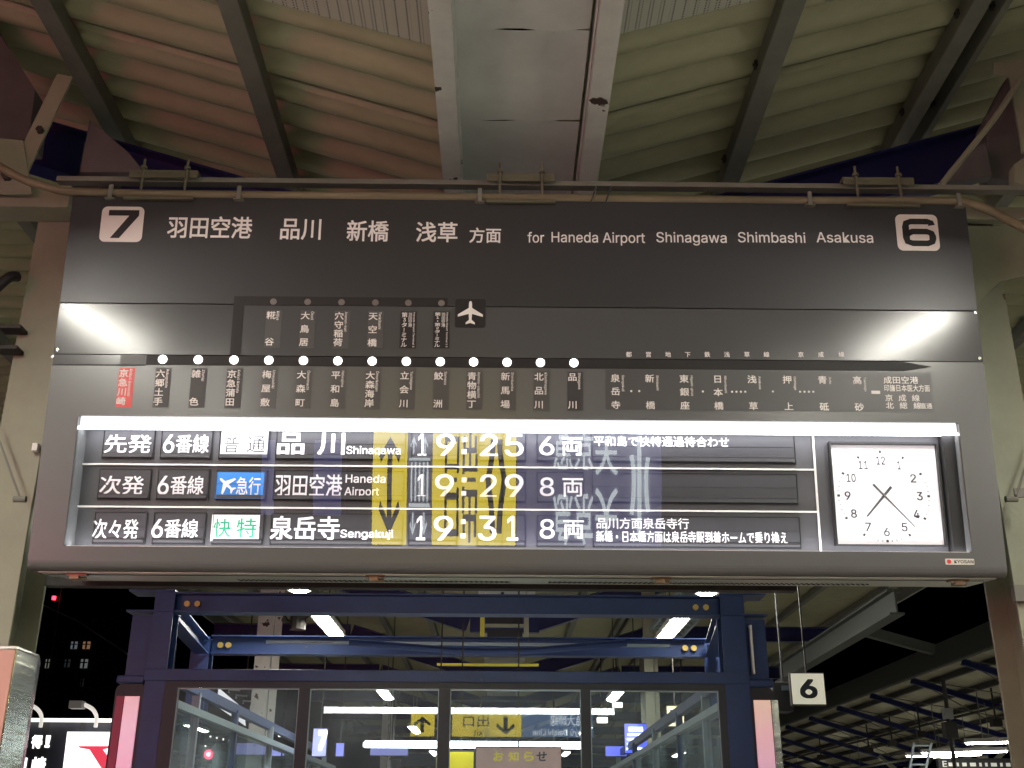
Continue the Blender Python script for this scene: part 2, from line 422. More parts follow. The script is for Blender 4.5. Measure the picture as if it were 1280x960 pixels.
# platform number emblems
def emblem(x0, y0, x1, y1, ch, gx):
    a, b, c, d = PB(x0, y0, x1, y1)
    e = MB().prism(rrect(a, b, c, d, .022), -.002, .0); e = e.build('number_emblem', mat('emblem_white', (.72, .66, .62), .5, var=.03), board)
    L = Letters(-.0035)
    A, B, C, D = PB(*gx)
    if ch == '7':
        w_ = B-A; h_ = D-C; L.v += [(A+x*w_, -.0035, C+y*h_) for x, y in ((0, 1), (1, 1), (1, .80), (.42, 0), (.12, 0), (.68, .80), (0, .80))]; L.f.append((0, 1, 2, 5, 6)); L.f.append((2, 3, 4, 5))
    else:
        w_ = B-A; h_ = D-C; t_ = .105
        path = [(.90, .76), (.88, .86), (.78, .90), (.28, .90), (.13, .84), (.10, .70), (.10, .30), (.13, .16), (.28, .10), (.74, .10), (.87, .16), (.90, .28), (.90, .36), (.87, .47), (.74, .53), (.30, .53), (.16, .46), (.10, .38)]
        for i in range(len(path)):
            p = Vector(path[i]); d = (Vector(path[min(i+1, len(path)-1)])-Vector(path[max(i-1, 0)])).normalized(); q = Vector((-d.y, d.x))*t_
            L.v += [(A+(p.x+q.x)*w_, -.0035, C+(p.y+q.y)*h_), (A+(p.x-q.x)*w_, -.0035, C+(p.y-q.y)*h_)]
        L.f += [(2*i, 2*i+1, 2*i+3, 2*i+2) for i in range(len(path)-1)]
    L.build('lettering', BLACKP, e)
emblem(126, 258.5, 179, 302.5, '7', (135, 263, 173, 298))
emblem(1120.5, 268.5, 1173, 313.5, '6', (1128, 274, 1169, 308))
for t, b in (('羽田空港', (210, 271, 315, 297.5)), ('品川', (351, 274, 401, 299.5)), ('新橋', (434, 276, 485.5, 301.5)), ('浅草', (520.5, 278, 571.5, 302.5)), ('方面', (587, 285, 626, 303.5))):
    L = Letters(-.001); L.fit(t, *PB(*b), bold=.016); L.build('header_lettering', LET, board)
for t, x0, x1 in (('for', 659.5, 680), ('Haneda Airport', 689.5, 806), ('Shinagawa', 820.5, 908), ('Shimbashi', 922.5, 1006.5), ('Asakusa', 1020.5, 1091)):
    zb = P((x0+x1)/2, 303.2)[1]; zt = P((x0+x1)/2, 290.8)[1]
    L = Letters(-.001); L.line(t, P(x0, 297)[0], P(x1, 297)[0], zb, zt, .006); L.build('header_lettering', LET, board)
# line map bars
u0 = P(183, 449)[0]; u1 = P(1129, 457)[0]; ut = P(1164, 457)[0]
zt = P(640, 446.8)[1]; zb = P(640, 460)[1]; zt2 = s2-g_-.0005
MB().prism([(u0, zb), (u1, zb), (ut, (zb+zt2)/2), (u1, zt2), (u0, zt2)], -.0018, 0).build('route_line', BLACKP, board)
ul = P(66, 448)[0]
MB().box(-hw+.004, u0-.004, -.0012, 0, zb, zt2).build('side_strip', HOUS2, board)
MB().box(P(151, 448)[0], u0-.0045, -.0028, -.0013, zb+.001, zt2-.001).build('start_block', mat('start_block', (.028, .026, .026), .4), board)
MB().box(-hw+.002, u0, -.002, 0, zb-.004, zb-.001).build('strip_edge', BLACKP, board)
bz1, bz0 = P(427, 371.5)[1], P(427, 382.5)[1]; bx0, bx1, bxe = P(291.5, 378)[0], P(304, 378)[0], P(559.5, 378)[0]
bx0b, bx1b = P(288.5, 441)[0], P(302.5, 441)[0]
xa = (bx0+bx0b)/2; xb = (bx1+bx1b)/2
br = MB().box(xa, bxe, -.0018, 0, bz0, bz1); br.box(xa, xb, -.0018, 0, s2+g_+.0005, bz0)
br.build('branch_line', BLACKP, board)
LIT = [(203.7,448.6),(248.2,449),(292.7,449.6),(336.3,450.2),(379.5,450.8),(422.4,451.3),(465.3,451.8),(508,452.3),(550.4,452.8),(592,453.2),(633.8,453.7),(675.5,454.2),(717.3,454.7)]
OFF = [(342,376.4),(384.7,377.3),(427,377.8),(469.3,378.8),(510.5,379.4),(551.8,379.9)]
zl = sum(P(*q)[1] for q in LIT)/len(LIT); zo = sum(P(*q)[1] for q in OFF)/len(OFF)
for q in LIT:
    x = P(*q)[0]; MB().prism(disc(x, zl, .0165), -.005, -.0019).build('station_light', LAMP, board)
for q in OFF:
    x = P(*q)[0]; MB().prism(disc(x, zo, .0125), -.004, -.0019).build('unlit_station_light', LAMPOFF, board)
# station plates under the line
ZC = [P(200, y)[1] for y in (467, 478.6, 490.2, 501.8)]
def zrows(n, Z):
    if n == 4: return Z
    if n == 3: return [Z[0], (Z[1]+Z[2])/2, Z[3]]
    return [Z[0], Z[3]]
CW, CH_ = P(640, 480)[0]-P(628, 480)[0], ZC[0]-P(200, 477.3)[1]
def station(x, name, roma, plate, frac, Z=ZC, white=LET, top=None, bot=None):
    hwid = .0295; zt_ = Z[0]+.021 if top is None else top; zb_ = Z[3]-.023 if bot is None else bot
    pl = MB().box(x-hwid, x+hwid, -.0012, 0, zb_, zt_).build('station_plate', plate, board)
    L = Letters(-.002)
    for c, z in zip(name, zrows(len(name), Z)): L.ch(c, x-.0105, z, CW*1.0, CH_*1.02, bold=.018)
    top_ = Z[0]+.016; L.down(roma, x+.0165, top_, top_-frac, .019, bold=.008)
    L.build('lettering', white, pl)
ST = [('六郷土手','Rokugodote',PLATE,.071),('雑色','Zōshiki',PLATE,.044),('京急蒲田','Keikyū Kamata',PLATE,.088),('梅屋敷','Umeyashiki',PLATE2,.07),('大森町','Ōmorimachi',PLATE2,.075),('平和島','Heiwajima',PLATE2,.062),('大森海岸','Ōmorikaigan',PLATE2,.078),('立会川','Tachiaigawa',PLATE2,.07),('鮫洲','Samezu',PLATE2,.05),('青物横丁','Aomono-yokochō',PLATE2,.10),('新馬場','Shimbamba',PLATE2,.072),('北品川','Kitashinagawa',PLATE2,.085),('品川','Shinagawa',PLATE,.063)]
station(P(159.5, 458)[0], '京急川崎', 'Keikyū Kawasaki', REDP, .105)
for q, (nm, ro, pl, fr_) in zip(LIT, ST): station(P(q[0]+1.6, 458+.0088*(q[0]-200))[0], nm, ro, pl, fr_)
OT = P(427, 388)[1]; OB = P(427, 436)[1]
ZO = [P(427, y)[1] for y in (395, 406.3, 417, 428)]
for q, (nm, ro, fr_) in zip(OFF, (('糀谷','Kōjiya',.035),('大鳥居','Ōtorii',.033),('穴守稲荷','Anamori-inari',.078),('天空橋','Tenkūbashi',.068))):
    station(P(q[0]+1, q[1]+10)[0], nm, ro, PLATE2, fr_, ZO)
for q, nm, ro in ((OFF[4], '第3ターミナル', 'Haneda Airport Terminal 3'), (OFF[5], '第1·第2ターミナル', 'Haneda Airport Terminal 1·2')):
    x = P(q[0]+.5, q[1]+10)[0]; zt_ = P(q[0], 389.5)[1]; zb_ = P(q[0], 435.5)[1]
    pl = MB().box(x-.031, x+.031, -.0012, 0, zb_, zt_).build('terminal_plate', BLACKP, board)
    L = Letters(-.002); nn = len(nm); H_ = (zt_-zb_-.008)/nn
    for i, c in enumerate(nm):
        cz = zt_-.004-H_*(i+.5)
        if c in '31·2': L.fit(c, x-.020, x-.010, cz-H_*.33, cz+H_*.33, bold=.01) if c != '·' else L.ch('・', x-.015, cz, .02, .02, .01)
        elif c == 'ー': L.fit('ー', x-.0165, x-.0145, cz-H_*.4, cz+H_*.4, rot=-90)
        else: L.ch(c, x-.015, cz, .024, min(H_*1.05, .022), .012)
    for i, c in enumerate('羽田空港'): L.ch(c, x+.0065, zt_-.012-i*.0145, .0155, .0150, .008)
    L.down(ro, x+.022, zt_-.004, zb_+.004, .0125, .006)
    L.build('lettering', LET, pl)
# airport pictogram
PLANE = [(0, 1), (.10, .92), (.12, .78), (.13, .42), (.98, -.12), (.98, -.30), (.13, -.06), (.10, -.55), (.36, -.78), (.36, -.92), (0, -.80)]
PLANE = PLANE + [(-x, y) for x, y in reversed(PLANE[1:-1])]
def plane_icon(parent, cx, cz, sx, sz, y, m, rot=0):
    c, s = math.cos(rot), math.sin(rot)
    poly = [(cx+(x*c-z*s)*sx, cz+(x*s+z*c)*sz) for x, z in PLANE]
    MB().prism(poly, y-.0012, y).build('plane_symbol', m, parent)
a, b, c, d = PB(569, 374, 607, 409.5)
e = MB().prism(rrect(a, b, c, d, .008), -.0022, 0).build('airport_plate', BLACKP, board)
plane_icon(e, (a+b)/2, (c+d)/2, (b-a)*.42, (d-c)*.43, -.0023, LET)
# stations further on
ZR = [P(860, y)[1] for y in (473.6, 481, 490, 507)]
R_ = [(769,769,'泉岳寺','Sengakuji',.063),(812,812.5,'新橋','Shimbashi',.058),(855,855,'東銀座','Higashi-ginza',.078),(897,898.5,'日本橋','Nihombashi',.066),(940,942.5,'浅草','Asakusa',.05),(984,986.5,'押上','Oshiage',.052),(1028,1030.5,'青砥','Aoto',.028),(1071.5,1075,'高砂','Takasago',.055)]
a, b, c, d = PB(762, 466, 1168, 514); a = P(757, 490)[0]
pl = MB().box(a, P(1166, 490)[0], -.0008, 0, P(860, 513)[1], zb-.004).build('through_service_panel', PLATE2, board)
L = Letters(-.0016)
for xt, xb2, nm, ro, fr_ in R_:
    x = P(xt+1.5, 480)[0]
    zz = [ZR[0], ZR[2], ZR[3]] if len(nm) == 3 else [ZR[0], ZR[3]]
    for ch, z in zip(nm, zz): L.ch(ch, x-.004, z, CW, CH_*1.02, bold=.018)
    L.down(ro, x+.026, ZR[0]+.012, ZR[0]+.012-fr_, .017, .008)
def dot(x, y, r=.0042):
    q = P(x, y); n0 = len(L.v); L.v += [(a_, -.0016, b_) for a_, b_ in disc(q[0], q[1], r, 10)]; L.f.append(tuple(range(n0, n0+10)))
for x in (789, 799): dot(x, 489)
for x, in ((878.5,), (966,)): dot(x, 489.5)
for x in (915, 920.5, 926, 931.5, 1000, 1005.5, 1011, 1016.5): dot(x, 489.8)
a, b, c, d = PB(1089, 488.5, 1100, 492.5); n0 = len(L.v); L.v += [(a, -.0016, c), (b, -.0016, c), (b, -.0016, d), (a, -.0016, d)]; L.f.append((n0, n0+1, n0+2, n0+3))
for t, bx in (('成田空港', (1104.5, 471, 1147, 479.5)), ('印旛日本医大方面', (1105, 481, 1162, 489.5)), ('京成線', (1106.5, 493.5, 1149, 501.5)), ('北総線', (1107.5, 503, 1151, 511)), ('直通', (1150.5, 504, 1165, 511))):
    if t in ('京成線', '北総線', '成田空港'):
        A, B, C, D = PB(*bx); k = len(t); cw = (D-C)*1.1
        for i, chh in enumerate(t): L.ch(chh, A+cw/2+(B-A-cw)*i/(k-1), (C+D)/2, cw*1.12, (D-C)*1.12, .012)
    else: L.fit(t, *PB(*bx), bold=.012)
L.build('lettering', LET, pl)
L = Letters(-.0016)
for t, x in zip('都営地下鉄浅草線京成線', (786, 810.5, 835, 859.5, 884, 908.5, 933.5, 958, 1001, 1026, 1051.5)):
    q = P(x, 443.2); L.ch(t, q[0], q[1], .0225, .0225, .016)
L.build('line_name_lettering', LET, board)
# ---- display window
D_ = .10
MB().box(WL-.05, WR+.05, D_, D_+.004, WB-.03, WT+.03).build('display_backing', DBACK, board)
zbar = P(640, 537.5, .02)[1]
MB().box(WL+.004, WR-.004, .019, .021, zbar, WT+.01).build('light_bar', BARF, board)
bars = MB().box(WL+.002, WR-.002, .0212, .066, zbar+.001, zbar+.004); bars.build('light_bar_edge', BARE, board)
MB().box(WL+.002, WR-.002, .030, .075, WB+.0004, WB+.0034).build('lower_light_strip', BARE, board)
MB().box(WL+.002, WR-.002, .019, .024, WB-.002, WB+.0042).build('lower_trim', TRIM, board)
z1 = P(560, 583.4, D_-.01)[1]; z2 = P(560, 636.2, D_-.01)[1]; xv = P(1021, 613, D_-.01)[0]
for z in (z1, z2): MB().box(WL-.04, xv-.003, D_-.012, D_-.001, z-.0026, z+.0026).build('row_divider', TRIM, board)
MB().box(xv-.0028, xv+.0028, D_-.0125, D_-.001, WB-.02, zbar+.03).build('clock_divider', TRIM, board)
MB().box(WR-.045, WR+.002, .05, .0995, WB-.01, WT).build('end_plate', BLACKP, board)
# rows of flap cells; u ranges taken from the first row
def ux(px): return P(px, 557, D_-.008)[0]
YR = [(539.5, 575.5), (590, 626.5), (644, 682)]
cols = [('position', 129.5, 191.5), ('track', 202, 264), ('type', 275, 335.5), ('destination', 346, 506), ('hour', 515, 573), ('minute', 598.5, 627.5), ('minute_unit', 629.5, 656.5), ('cars', 672, 728.5), ('message', 740.5, 992.5)]
CELL = {}
def zrow(i, top=True):
    return P(560, YR[i][0 if top else 1], D_-.008)[1]
for i in range(3):
    zt_, zb_ = zrow(i), zrow(i, False)
    if i == 2: zb_ = max(zb_, WB-.01)
    for nm, x0, x1 in cols:
        a, b = ux(x0), ux(x1); zm = (zt_*.54+zb_*.46)
        fmb = MB().box(a-.003, b+.003, D_-.003, D_-.0005, zb_-.003, zt_+.003)
        t_ = .0016
        fmb.box(a-.003, a-.003+t_, D_-.011, D_-.0031, zb_-.003, zt_+.003).box(b+.003-t_, b+.003, D_-.011, D_-.0031, zb_-.003, zt_+.003)
        fmb.box(a-.003+t_, b+.003-t_, D_-.011, D_-.0031, zt_+.003-t_, zt_+.003)
        cell = fmb.build('flap_cell', FLAPE, board); CELL[i, nm] = cell
        m_ = FLAP
        MB().box(a, b, D_-.008, D_-.0032, zm+.0007, zt_).build('flap', m_, cell)
        MB().box(a, b, D_-.0085, D_-.0032, zb_+.020, zm-.0007).build('flap', m_, cell)
        # the stack of waiting flaps seen edge-on below
        st = MB()
        for k in range(3): st.box(a+.002, b-.002, D_-.012-.002*k, D_-.0105-.002*k, zb_+.003+.004*(2-k), zb_+.0175-.003*k)
        st.build('flap_stack', mat('flap_stack', (.05, .05, .052), .3, var=.1), cell)
        MB().box(a, b, D_-.0104, D_-.0102, zm-.0004, zm+.0004).build('flap_gap', FLAPE, cell)
TD = D_-.0095
def ft(i, nm, t, bx, bold=.02, m=LETW, y=TD):
    L = Letters(y); L.fit(t, *PB(*bx, d=y), bold=bold); L.build('lettering', m, CELL[i, nm])
for i, (a, b) in enumerate((('先発', (131, 543.5, 189, 566)), ('次発', (125, 595, 179.5, 618)), ('次々発', (116, 649, 172.5, 674)))): ft(i, 'position', a, b, .012)
for i, b in enumerate(((204.5, 543.5, 261, 566), (197.5, 595, 254.5, 618), (190, 649, 247.5, 672))):
    x0, y0, x1, y1 = b; k = (x1-x0)*.235; ft(i, 'track', '6', (x0, y0, x0+k, y1), .01); ft(i, 'track', '番線', (x0+k+2.5, y0, x1, y1), .013)
for i, m_, b in ((0, FWHITE, (276, 539, 334.5, 571.5)), (1, FBLUE, (269.5, 590.5, 329.5, 623.5)), (2, FWHITE, (264, 643.5, 324, 676.5))):
    A, B, C, Dd = PB(*b, d=D_-.009); zm = (C*.46+Dd*.54)
    for q0, q1 in ((C, zm-.0004), (zm+.0004, Dd)): MB().box(A, B, D_-.0092, D_-.0086, q0, q1).build('coloured_flap', m_, CELL[i, 'type'])
ft(0, 'type', '普', (280, 545, 299, 565.5), .0, FINK); ft(0, 'type', '通', (308.5, 545, 331.5, 565.5), .0, FINK)
ft(1, 'type', '急行', (295.5, 596.5, 325.5, 618.5), .012)
ft(2, 'type', '快', (267, 648.5, 288.5, 671.5), .008, FGREEN); ft(2, 'type', '特', (296, 648, 320.5, 671.5), .008, FGREEN)
A, B, C, Dd = PB(274, 596, 294, 616.5, d=TD); plane_icon(CELL[1, 'type'], (A+B)/2, (C+Dd)/2, (B-A)*.62, (Dd-C)*.62, TD, LETW, rot=math.radians(50))
ft(0, 'destination', '品', (347.5, 541.5, 380, 568), .026); ft(0, 'destination', '川', (398, 541.5, 430.5, 568), .026)
ft(1, 'destination', '羽田空港', (344, 593, 427.5, 620.5), .013); ft(2, 'destination', '泉岳寺', (338, 645.5, 424, 674.5), .02)
for i, t, x0, x1, yb, yt in ((0, 'Shinagawa', 433, 500.5, 567.5, 558), (1, 'Haneda', 432, 481.5, 603.3, 593.5), (1, 'Airport', 430.5, 473.5, 619, 609.3), (2, 'Sengakuji', 425.5, 491, 671.8, 662.5)):
    L = Letters(TD); L.line(t, P(x0, yb, TD)[0], P(x1, yb, TD)[0], P((x0+x1)/2, yb, TD)[1], P((x0+x1)/2, yt, TD)[1], .012); L.build('lettering', LETW, CELL[i, 'destination'])
tt = [((542.5, 570.5), '19', '25', (522.5, 533, 545.5, 568.5), (577.5, 583.5), (600.5, 622, 631.5, 654)),
      ((593, 622.5), '19', '29', (521.5, 532.5, 544, 567), (577, 582.8), (600, 620.8, 631.2, 654)),
      ((645, 675.5), '19', '31', (520.5, 531.5, 542.5, 566), (576, 581.8), (598, 620, 634, 647.5))]
for i, ((y0, y1), hh, mm, hx, cx, mx_) in enumerate(tt):
    ft(i, 'hour', hh[0], (hx[0], y0, hx[1], y1), .006); ft(i, 'hour', hh[1], (hx[2], y0, hx[3], y1), .006)
    A, B, C, Dd = PB(cx[0], y0+4, cx[1], y1-3, d=TD); s_ = B-A
    MB().box(A, B, TD-.0004, TD+.0015, C, C+s_).box(A, B, TD-.0004, TD+.0015, Dd-s_, Dd).build('colon', LETW, CELL[i, 'hour'])
    ft(i, 'minute', mm[0], (mx_[0], y0, mx_[1], y1), .006); ft(i, 'minute_unit', mm[1], (mx_[2], y0, mx_[3], y1), .006)
for i, n_, b in ((0, '6', (674.5, 546, 692.5, 569)), (1, '8', (675, 597, 692.5, 620)), (2, '8', (675, 649, 693, 673))): ft(i, 'cars', n_, b, .006)
for i, b in enumerate(((702.5, 547, 727.5, 569), (703.5, 598, 728.5, 620.5), (704.5, 650.5, 729.5, 673))): ft(i, 'cars', '両', b, .014)
ft(0, 'message', '平和島で快特通過待合わせ', (742.5, 545.5, 911, 558.5), .012)
ft(2, 'message', '品川方面泉岳寺行', (746, 647.5, 861, 661), .015)
ft(2, 'message', '新橋・日本橋方面は泉岳寺駅到着ホームで乗り換え', (745.5, 664, 984, 679.5), .012)
# clock
CD = D_-.004
A, B, C, Dd = PB(1041, 556.5, 1174, 681.5, d=CD)
ck = MB().box(A, B, CD, D_-.001, C, Dd).build('clock_dial', CLOCKF, board)
cf = MB()
for q in ((A-.006, B+.007, Dd, Dd+.008), (A-.006, B+.007, C-.004, C), (A-.006, A, C, Dd), (B, B+.007, C, Dd)): cf.box(q[0], q[1], CD-.022, D_-.001, q[2], q[3])
cf.build('clock_frame', BLACKP, board)
ccx, ccz = P(1107, 617.5, CD); RX = (P(1162.3, 620, CD)[0]-P(1046.5, 618.4, CD)[0])/2
ccx = (P(1162.3, 620, CD)[0]+P(1046.5, 618.4, CD)[0])/2; RZ = (P(1097, 566.3, CD)[1]-P(1112.4, 674.7, CD)[1])/2; ccz = (P(1097, 566.3, CD)[1]+P(1112.4, 674.7, CD)[1])/2
RR = (RX+RZ)/2
INK = mat('clock_ink', (.05, .05, .055), .5, var=.05)
tk = MB()
for k in range(60):
    a = math.radians(6*k); dx, dz = math.sin(a), math.cos(a); l = .0085 if k % 5 else .010; wd = .0014 if k % 5 else .0085
    p = Vector((ccx+dx*(RR-l/2), CD-.0012, ccz+dz*(RR-l/2))); q = Vector((ccx+dx*(RR+l/2), CD-.0012, ccz+dz*(RR+l/2)))
    tk.beam(p, q, wd, .001, up=(0, 1, 0))
tk.build('minute_marks', INK, ck)
L = Letters(CD-.0012)
for h in range(1, 13):
    a = math.radians(30*h); x = ccx+math.sin(a)*RR*.80; z = ccz+math.cos(a)*RR*.80; t = str(h); hw_ = .0105*(.62 if t == '1' else 1)*(1.6 if len(t) == 2 else 1); L.fit(t, x-hw_, x+hw_, z-.0155, z+.0155, bold=.012)
L.build('numerals', INK, ck)
def hand(nm, ang, l, tail, w0, w1, y):
    a = math.radians(ang); d = Vector((math.sin(a), math.cos(a))); s = Vector((d.y, -d.x)); c = Vector((ccx, ccz))
    poly = [c-d*tail+s*w0, c+d*l+s*w1, c+d*l-s*w1, c-d*tail-s*w0]
    MB().prism([tuple(p) for p in poly], y-.0015, y).build(nm, INK, ck)
hand('hour_hand', 221.5, RR*.62, RR*.27, .0052, .003, CD-.004); hand('minute_hand', 138, RR*.93, RR*.34, .0042, .0014, CD-.007)
MB().prism(disc(ccx, ccz, .004), CD-.010, CD-.002).build('hand_cap', STEEL, ck)
# maker's badge
A, B, C, Dd = PB(1181.5, 698.5, 1217.5, 706)
bd = MB().prism(rrect(A, B, C, Dd, .003), -.003, 0).build('maker_badge', mat('badge_cream', (.7, .68, .6), .4), board)
L = Letters(-.0042); L.fit('KYOSAN', A+(B-A)*.30, B-.004, C+.005, Dd-.005, bold=.02); L.build('lettering', FINK, bd)
L = Letters(-.0042); n0 = 0; L.v += [(x, -.0042, z) for x, z in disc(A+.0125, (C+Dd)/2, .008, 14)]; L.f.append(tuple(range(14))); L.build('badge_mark', REDP, bd)
# acrylic pane, slightly bowed in its lower half
vm = (WT+WB)/2-.005; N_ = 48; mb = MB()
for j in range(N_+1):
    v = WB+(WT-WB)*j/N_
    if v >= vm+.02: gy = 0
    else: gy = -.5*.088*(vm+.02-v)**2/(vm+.02-WB)
    for i in range(9):
        mb.v.append((WL+.001+(WR-WL-.002)*i/8, .015+gy, v))
for j in range(N_):
    for i in range(8): k = j*9+i; mb.f.append((k, k+1, k+10, k+9))
o = mb.build('display_pane', PANE, board, smooth=True)
# rear face light sign, visible as a reflection in the waiting room windows
def rp(px, py, Y=11.62): return atY(px, py, Y)
rear = thing('rear_guide_sign', 'backlit yellow and blue exit sign mirrored in the waiting room windows', 'sign', (0, 4.30, 2.45))
YB = 4.38
z_a, z_b = rp(600, 892)[2], max(rp(600, 926)[2], 2.482)
def rbox(x0, x1, z0, z1, m, nm, y=YB, t=.03):
    b_ = MB().box(x0, x1, y-t, y, z0, z1); b_.v = [(x, yy-4.30, z-2.45) for x, yy, z in b_.v]; return b_.build(nm, m, rear)
YEL = glow('backlit_yellow', (1, .80, .04), 5.0); BLU = glow('backlit_blue_grey', (.10, .18, .34), 5.0); DKB = mat('sign_ink', (.02, .025, .05), .5); WHG = glow('backlit_white', (.8, .9, 1), 5)
xs = [rp(x, 905)[0] for x in (403, 513, 543, 565, 652, 742, 769)]
rbox(xs[0], xs[6], z_b-.004, z_a+.12, RUSTY, 'sign_box', YB-.004, .05)
rbox(xs[0]-.02, xs[6]+.02, z_a+.12, z_a+.128, RUSTY, 'added_hood', YB+.12, .16)  # unseen hood added to keep the tube's light off the roof
rbox(xs[1], xs[2], z_b, z_a, YEL, 'yellow_panel'); rbox(xs[3], xs[4], z_b, z_a, YEL, 'yellow_panel'); rbox(xs[4]+.004, xs[5], z_b, z_a, BLU, 'blue_panel')
z1_, z2_ = rp(586, 884)[2], rp(586, 892)[2]
rbox(xs[0], xs[6], z2_, z1_, glow('sign_tube', (.95, 1, 1), 24), 'tube')
def rtext(t, x0, x1, y0, y1, m, bold=.01):
    L = Letters(YB+.002-4.30); a = rp(x0, y0); b = rp(x1, y1); L.fit(t, a[0], b[0], b[2]-2.45, a[2]-2.45, bold, mirror=True); L.build('lettering', m, rear)
rtext('出口', 579, 611, 894, 908, DKB); rtext('Exit', 592, 610, 911, 919, DKB); rtext('京急大師線', 688, 740, 893, 907, WHG); rtext('Keikyū Daishi Line', 666, 740, 911, 921, WHG)
def arrow(x0, x1, z0, z1, y, m, parent, up=False, nm='arrow'):
    cx = (x0+x1)/2; w = x1-x0; h = z1-z0; t = w*.11
    pts = [(-t, 1), (t, 1), (t, .3), (.42*w, .62), (.5*w, .45), (0, 0), (-.5*w, .45), (-.42*w, .62), (-t, .3)]
    L = Letters(y); L.v = [(cx+p[0], y, (z0+p[1]*h) if not up else (z1-p[1]*h)) for p in pts]
    L.f = [(0, 1, 2, 8), (2, 3, 4, 5), (8, 5, 6, 7), (2, 5, 8)]; L.build(nm, m, parent)
a = rp(620, 895); b = rp(644, 918); arrow(a[0], b[0], b[2]-2.45, a[2]-2.45, YB+.002-4.3, DKB, rear)
a = rp(517, 895); b = rp(538, 915); arrow(a[0], b[0], b[2]-2.45, a[2]-2.45, YB+.002-4.3, DKB, rear, up=True)
# ================================================================== HANGING SIGN BEHIND THE VIEWPOINT (reflected in the acrylic)
hs = thing('exit_sign', 'hanging yellow and blue exit sign facing the board, mirrored in its acrylic pane', 'sign', (0, -2.5, 3.2))
def hb(x0, x1, z0, z1, m, nm, y=.03, t=.02): return MB().box(x0, x1, y-t, y, z0-3.2, z1-3.2).build(nm, m, hs)
XY = lambda px: (px-628)/(645-465)*(1.35)+0.0   # reflected columns -> metres at the sign
def X(px): return -1.217+(px-465)*(.131+1.217)/180
SY = glow('sign_yellow', (1, .78, .0), 4.9); SB = glow('sign_blue', (.04, .045, .17), 4.2); SW = glow('sign_white', (.75, .85, .9), 4.2); SK = mat('sign_black', (.02, .022, .04), .5)
SNAVY = glow('sign_navy', (.03, .035, .10), 3)
hb(-1.26, 1.52, 3.17, 3.86, RUSTY, 'sign_case', y=.0, t=.18)
hb(X(465), X(508), 3.2, 3.83, SY, 'yellow_panel'); hb(X(540), X(645), 3.2, 3.83, SY, 'yellow_panel'); hb(X(508.5), X(539.5), 3.2, 3.83, SNAVY, 'symbol_panel'); hb(X(646), 1.50, 3.2, 3.83, SB, 'blue_panel')
arrow(X(473), X(500), .16, .56, .035, SK, hs, up=True)
MB().box(X(478), X(497), .031, .034, .02, .12).build('dash', SK, hs)
arrow(X(512), X(520), .40, .56, .035, SW, hs, up=True); arrow(X(526), X(534), .40, .56, .035, SW, hs, up=True)
em = MB()
for k in range(5): em.box(X(513+k*5), X(515+k*5), .031, .034, .02, .32)
em.box(X(511), X(537), .031, .034, .335, .36); em.build('escalator_symbol', SW, hs)
def ht(t, x0, x1, z0, z1, m, bold=.02):
    L = Letters(.036); L.fit(t, X(x0), X(x1), z0-3.2, z1-3.2, bold, mirror=True); L.build('lettering', m, hs)
ht('出口', 556, 596, 3.42, 3.80, SK, .03); ht('Exit', 560, 594, 3.30, 3.38, SK)
em = MB()
for c0, s_ in ((606, 1), (634, -1)):
    pts = []
    for k in range(9):
        t = k/8; pts.append((X(c0+s_*10*math.sin(t*1.5)), .034, .04+t*.5))
    em.tube(pts, .028, 6)
em.build('curved_symbol', SK, hs)
ht('京急', 692, 742, 3.46, 3.82, SW, .01); ht('大', 745, 772, 3.42, 3.74, SW, .02)
em = MB()
for px, z0, z1, cv in ((790, .0, .40, .02), (800, .0, .58, 0), (811, .0, .38, -.02)):
    pts = [(X(px)+cv*math.sin(k/6*3.1), .034, z0+(z1-z0)*k/6) for k in range(7)]; em.tube(pts, .021, 6)
em.build('river_symbol', SW, hs)
for x in (-1.0, 1.2): hb(x-.015, x+.015, 3.86, 4.70, RUSTY, 'hanger', y=-.08, t=.03)
# a smaller blue train information screen further back
s2_ = thing('blue_screen', 'blue information screen hanging further back, a blue patch in the acrylic pane', 'screen', (0, -6.0, 3.2))
q0 = -2.2
def X6(px): return (px-628)/(465-628)*-1.66
MB().box(X6(396), X6(430), -.01, .03, .30, .95).build('screen_face', glow('screen_blue', (.10, .14, .7), 1.0), s2_)
MB().box(X6(332), X6(347), -.01, .03, .30, .95).build('side_screen', MATS['screen_blue'], s2_)
MB().box(X6(328), X6(434), -.14, -.012, .27, .98).build('screen_case', RUSTY, s2_)

# ================================================================== RAIL, CONDUIT AND CLIPS ABOVE THE BOARD
rail = thing('conduit_rail', 'steel rail carrying two rusty conduits along the top of the board', 'conduit', (0, 3.86, 4.0))
def lo(mb, o): ox, oy, oz = o; mb.v = [(x-ox, y-oy, z-oz) for x, y, z in mb.v]; return mb
RO = (0, 3.86, 4.0)
CP = mat('conduit_paint', (.17, .14, .085), .5, var=.3, scale=9, stretch=(.3, 3, 3))
zr = atY(640, 233, 3.86)[2]; zr2 = atY(640, 247.5, 3.80)[2]
lo(MB().box(-1.78, 2.25, 3.83, 3.87, zr-.012, zr+.010).box(-1.78, 2.25, 3.866, 3.872, zr+.0105, zr+.024), RO).build('channel_rail', GREYP, rail, bevel=.002)
pts = [(-2.6, 3.80, 4.52), (-2.25, 3.79, 4.22), (-2.0, 3.79, 4.03), (-1.8, 3.80, zr2+.03), (-1.55, 3.80, zr2+.004), (-.5, 3.80, zr2+.001), (.6, 3.80, zr2), (1.2, 3.80, zr2), (1.72, 3.80, zr2+.004), (1.86, 3.79, zr2-.02), (2.0, 3.79, zr2-.10), (2.15, 3.79, zr2-.2), (2.4, 3.79, zr2-.33)]
